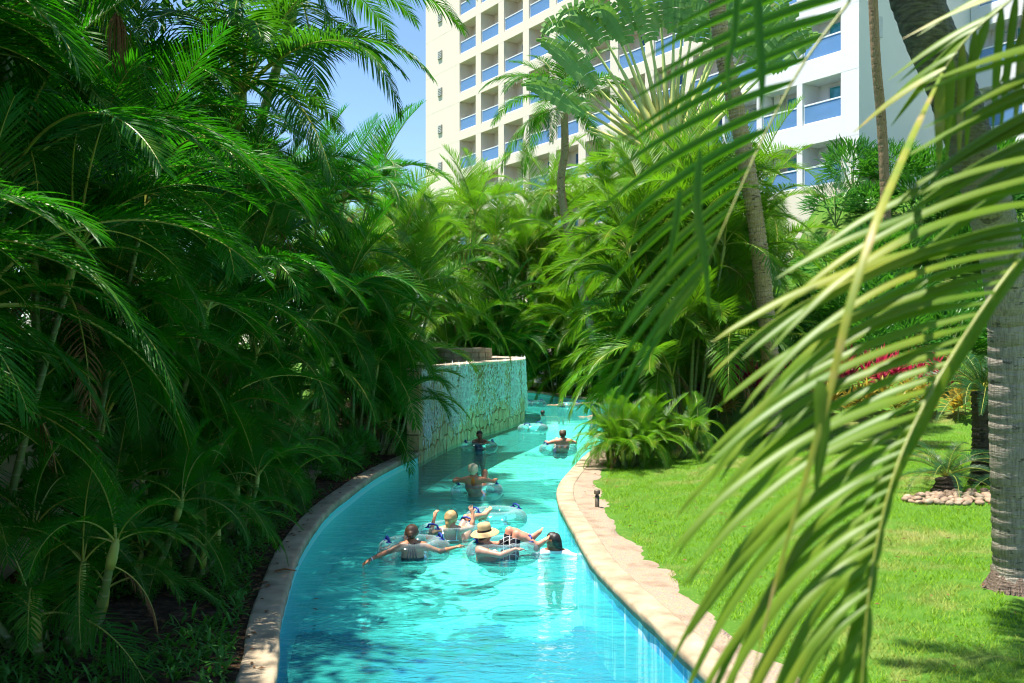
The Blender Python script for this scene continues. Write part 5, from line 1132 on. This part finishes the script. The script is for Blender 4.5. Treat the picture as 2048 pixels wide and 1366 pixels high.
# man in a straw hat facing right
J = dict(head=(-.27, -.10, .37), neck=(-.33, -.10, .22), lsh=(-.30, .10, .18), rsh=(-.33, -.29, .16), chest=(-.28, -.09, .02), waist=(-.15, -.06, -.09), pelvis=(.0, -.01, -.12),
         lel=(-.08, .20, .16), lwr=(.08, .06, .25), lha=(.20, -.02, .22), rel=(-.03, -.42, .13), rwr=(.18, -.36, .205), rha=(.34, -.31, .205),
         lhip=(.06, .09, -.09), lkn=(.09, .16, .37), lan=(.42, .19, .27), lto=(.50, .19, .37), rhip=(.08, -.08, -.09), rkn=(.20, -.05, .36), ran=(.50, -.04, .205), rto=(.59, -.03, .30))
mh = [((0, -.025, .02), (0, -.01, .03), .097, .09), ((0, -.05, -.03), (0, -.05, -.05), .06, .05)]
r3, V3, h3 = build_person('man in a wide straw hat and checked shorts lounging in his tube', (-.13, 14.72, .0), J, 'skin_pink', [('hair', mh, 'hair_brown')],
    [('shorts', lambda C, G: ((np.linalg.norm(np.cross(C-G['lhip'], nrm(G['lkn']-G['lhip'])), axis=1) < .13) | (np.linalg.norm(np.cross(C-G['rhip'], nrm(G['rkn']-G['rhip'])), axis=1) < .13)) & ((C-G['lhip'])@nrm(G['lkn']-G['lhip']) < .44) & ((C-G['rhip'])@nrm(G['rkn']-G['rhip']) < .41) & (C[:, 0] > -.13) & (C[:, 0] < .25) & (C[:, 1] > -.2), .014, 'check')], sex='m', face=vec(.8, .55, -.15), palms=(vec(0, 0, -1), vec(0, 0, -1)), grip=(.5, .45))
c, f, up, r = h3; b = MB(); prof = [(.215, -.035), (.19, -.012), (.15, .0), (.105, .006), (.10, .03), (.098, .08), (.088, .115), (.06, .122), (.03, .112), (.003, .108)]
b.lathe(prof, (0, 0, 0), 32); b.lathe([(.215, -.038), (.19, -.016), (.15, -.005), (.1, .0)], (0, 0, 0), 32)
zq = Vector((-.12, -.12, 1)).to_track_quat('Z', 'Y').to_matrix().to_4x4(); ho = obj('straw_hat', b.mesh('straw_hat', [M['straw']], True), r3, Matrix.Translation(tuple(c+up*.045-f*.01)) @ zq)
b = MB(); b.lathe([(.1035, .006), (.1045, .02), (.1025, .035)], (0, 0, 0), 32); obj('hat_band', b.mesh('hat_band', [M['black']], True), ho)
# short haired blonde, orange bikini
J = dict(head=(-.07, -.24, .55), neck=(-.07, -.28, .40), lsh=(-.235, -.27, .36), rsh=(.10, -.27, .36), chest=(-.06, -.24, .2), waist=(-.03, -.14, .04), pelvis=(0, .02, -.05), front=(0, 1, 0),
         lel=(-.46, -.22, .33), lwr=(-.43, .0, .36), lha=(-.36, .14, .36), rel=(.36, -.2, .32), rwr=(.40, .02, .33), rha=(.36, .17, .33),
         lhip=(-.09, .06, -.05), lkn=(-.06, .42, .36), lan=(-.08, .75, .15), lto=(-.08, .87, .2), rhip=(.1, .06, -.05), rkn=(.16, .40, .44), ran=(.2, .74, .2), rto=(.2, .86, .26))
crop = [((0, -.02, .035), (0, .01, .045), .102, .098), ((0, -.05, -.01), (0, -.05, -.035), .08, .062), ((.05, -.03, .08), (-.05, -.02, .085), .05, .05)]
r5, V5, h5 = build_person('short haired blonde woman with orange bikini ties, seen from behind', (-.73, 20.7, 0), J, 'skin_tan', [('hair', crop, 'hair_pale')],
    [('bikini_bottom', lambda C, G: np.linalg.norm(C-G['pelvis'], axis=1) < .19, .006, 'orange')])
add_tubes(r5, 'bikini_ties', V5, [[(-.13, .43), (-.08, .40), (-.02, .43)], [(-.075, .40), (-.09, .35), (-.10, .29)], [(-.065, .40), (-.04, .35), (-.035, .30)], [(-.07, .40), (-.065, .34), (-.07, .25)], [(-.2, .2), (-.07, .19), (.08, .2)]], .010, 'orange')
# woman facing the camera, arms folded over her tube
J = dict(head=(.02, -.08, .45), neck=(.02, -.02, .30), lsh=(-.145, -.0, .255), rsh=(.185, .0, .255), chest=(.02, .04, .08), waist=(.02, .08, -.1), pelvis=(.02, .1, -.25), front=(0, -1, 0),
         lel=(-.16, -.28, .24), lwr=(.06, -.44, .235), lha=(.2, -.47, .22), rel=(.28, -.26, .25), rwr=(.20, -.46, .25), rha=(.05, -.5, .24),
         lhip=(-.08, .1, -.28), lkn=(-.08, .0, -.62), lan=(-.08, .2, -.9), lto=(-.08, .1, -1.0), rhip=(.11, .1, -.28), rkn=(.11, .0, -.62), ran=(.11, .2, -.9), rto=(.11, .1, -1.))
dk = [((0, -.03, .04), (0, -.01, .05), .096, .09), ((0, -.07, .0), (0, -.07, -.03), .07, .05), ((0, -.1, .02), (0, -.11, .01), .04, .035)]
r6, V6, h6 = build_person('dark haired woman facing the camera with arms folded on her tube', (-.97, 29.3, 0), J, 'skin_brown', [('hair', dk, 'hair_black')],
    [('swimsuit', lambda C, G: (C[:, 2] < .2) & (C[:, 2] > -.35) & (np.abs(C[:, 0]-.02) < .16) & (C[:, 1] > -.16), .006, 'navy')], face=vec(.15, -1, -.25), vox=.010, thumbs=(-1, 1))
b = MB(); c, f, up, r = h6
for q in (-1, 1): b.lathe([(.003, 0), (.026, .002), (.026, .008), (.003, .01)], tuple(c+up*.078+f*.055+r*q*.032), 10)
obj('sunglasses', b.mesh('sunglasses', [M['black']], True), r6)
# sunburnt man seen from behind, half hidden by the palm
J = dict(head=(.12, -.22, .54), neck=(.12, -.25, .40), lsh=(-.08, -.25, .35), rsh=(.32, -.25, .35), chest=(.12, -.22, .17), waist=(.10, -.12, .02), pelvis=(.06, .02, -.06),
         lel=(-.30, -.22, .30), lwr=(-.36, .0, .32), lha=(-.30, .14, .31), rel=(.48, -.15, .3), rwr=(.42, .05, .32), rha=(.35, .18, .3),
         lhip=(-.03, .05, -.06), lkn=(-.02, .42, .33), lan=(-.02, .78, .15), lto=(-.02, .9, .2), rhip=(.16, .05, -.06), rkn=(.2, .42, .33), ran=(.2, .78, .15), rto=(.2, .9, .2))
r7, V7, h7 = build_person('sunburnt man in a tube seen from behind by the right bank', (1.33, 28.7, 0), J, 'skin_pink', [('hair', mh, 'hair_brown')],
    [('shorts', lambda C, G: (np.linalg.norm(C-G['pelvis'], axis=1) < .24), .01, 'navy')], sex='m', vox=.010)
c, f, up, r = h7; b = MB(); b.lathe([(.104, .0), (.104, .045), (.085, .085), (.04, .105), (.003, .108)], (0, 0, 0), 20); b.box((0, .13, .006), (.15, .12, .012)); obj('cap', b.mesh('cap', [M['metal']], True), r7, Matrix.Translation(tuple(c+up*.035)))
# dark haired child swimming by the right wall
J = dict(head=(0, -.0, .19), neck=(.03, .02, .06), lsh=(-.10, .06, .0), rsh=(.16, .0, .0), chest=(.03, .06, -.12), waist=(.03, .1, -.28), pelvis=(.03, .14, -.4), front=(-1, 0, 0),
         lel=(-.25, .02, -.05), lwr=(-.40, -.05, -.03), lha=(-.5, -.1, -.02), rel=(.32, -.06, -.04), rwr=(.42, -.16, -.05), rha=(.5, -.25, -.06),
         lhip=(-.03, .15, -.42), lkn=(-.06, .2, -.7), lan=(-.02, .4, -.85), lto=(0, .5, -.9), rhip=(.1, .15, -.42), rkn=(.1, .2, -.7), ran=(.1, .4, -.85), rto=(.1, .5, -.9))
bk = [((0, -.02, .03), (0, .01, .045), .098, .09), ((0, -.06, -.02), (0, -.075, -.07), .075, .05), ((0, -.1, -.04), (0, -.12, -.1), .035, .03)]
r4, V4, h4 = build_person('dark haired child in a white shirt swimming beside the right wall', (.62, 15.05, 0), J, 'skin_brown', [('hair', bk, 'hair_black')],
    [('white_shirt', lambda C, G: (C[:, 2] < .045) & (C[:, 2] > -.42) & (C[:, 0] > -.3) & (C[:, 0] < .36), .014, 'whitecloth')], face=vec(-.95, .3, 0))
# far bathers
far = [('dark head of a swimmer in the far channel', (1.33, 43), 'skin_brown', 'hair_black', vec(.3, 1, 0), 0.0), ('far bather beside a tube at the bend, arms out', (2.4, 48.6), 'skin_fair', 'hair_brown', vec(-.6, -.6, 0), .16),
       ('far bather half hidden by hanging fronds at the bend', (3.85, 47.2), 'skin_fair', 'hair_brown', vec(-1, 0, 0), .34), ('far bather low in the water behind the dipping fronds', (3.5, 42.6), 'skin_tan', 'hair_black', vec(0, 1, 0), .05)]
for lb, (x, y), sk, hr, fc, lift in far:
    J = dict(head=(0, 0, .12), neck=(0, .02, -.03), lsh=(-.16, .02, -.08), rsh=(.16, .02, -.08), chest=(0, .03, -.22), waist=(0, .05, -.4), pelvis=(0, .06, -.55), lel=(-.38, -.05, -.08), lwr=(-.6, -.05, -.06), lha=(-.75, -.05, -.07), rel=(.38, -.05, -.08), rwr=(.6, -.02, -.06), rha=(.75, 0, -.07),
             lhip=(-.09, .06, -.6), lkn=(-.1, .0, -.85), lan=(-.1, .2, -1.0), lto=(-.1, .1, -1.05), rhip=(.09, .06, -.6), rkn=(.1, 0, -.85), ran=(.1, .2, -1.), rto=(.1, .1, -1.05))
    build_person(lb, (x, y, lift), J, sk, [('hair', mh, hr)], [('swimwear', lambda C, G: (C[:, 2] < -.12) & (C[:, 2] > -.62) & (np.abs(C[:, 0]) < .2), .008, 'navy')], face=fc, vox=.014)
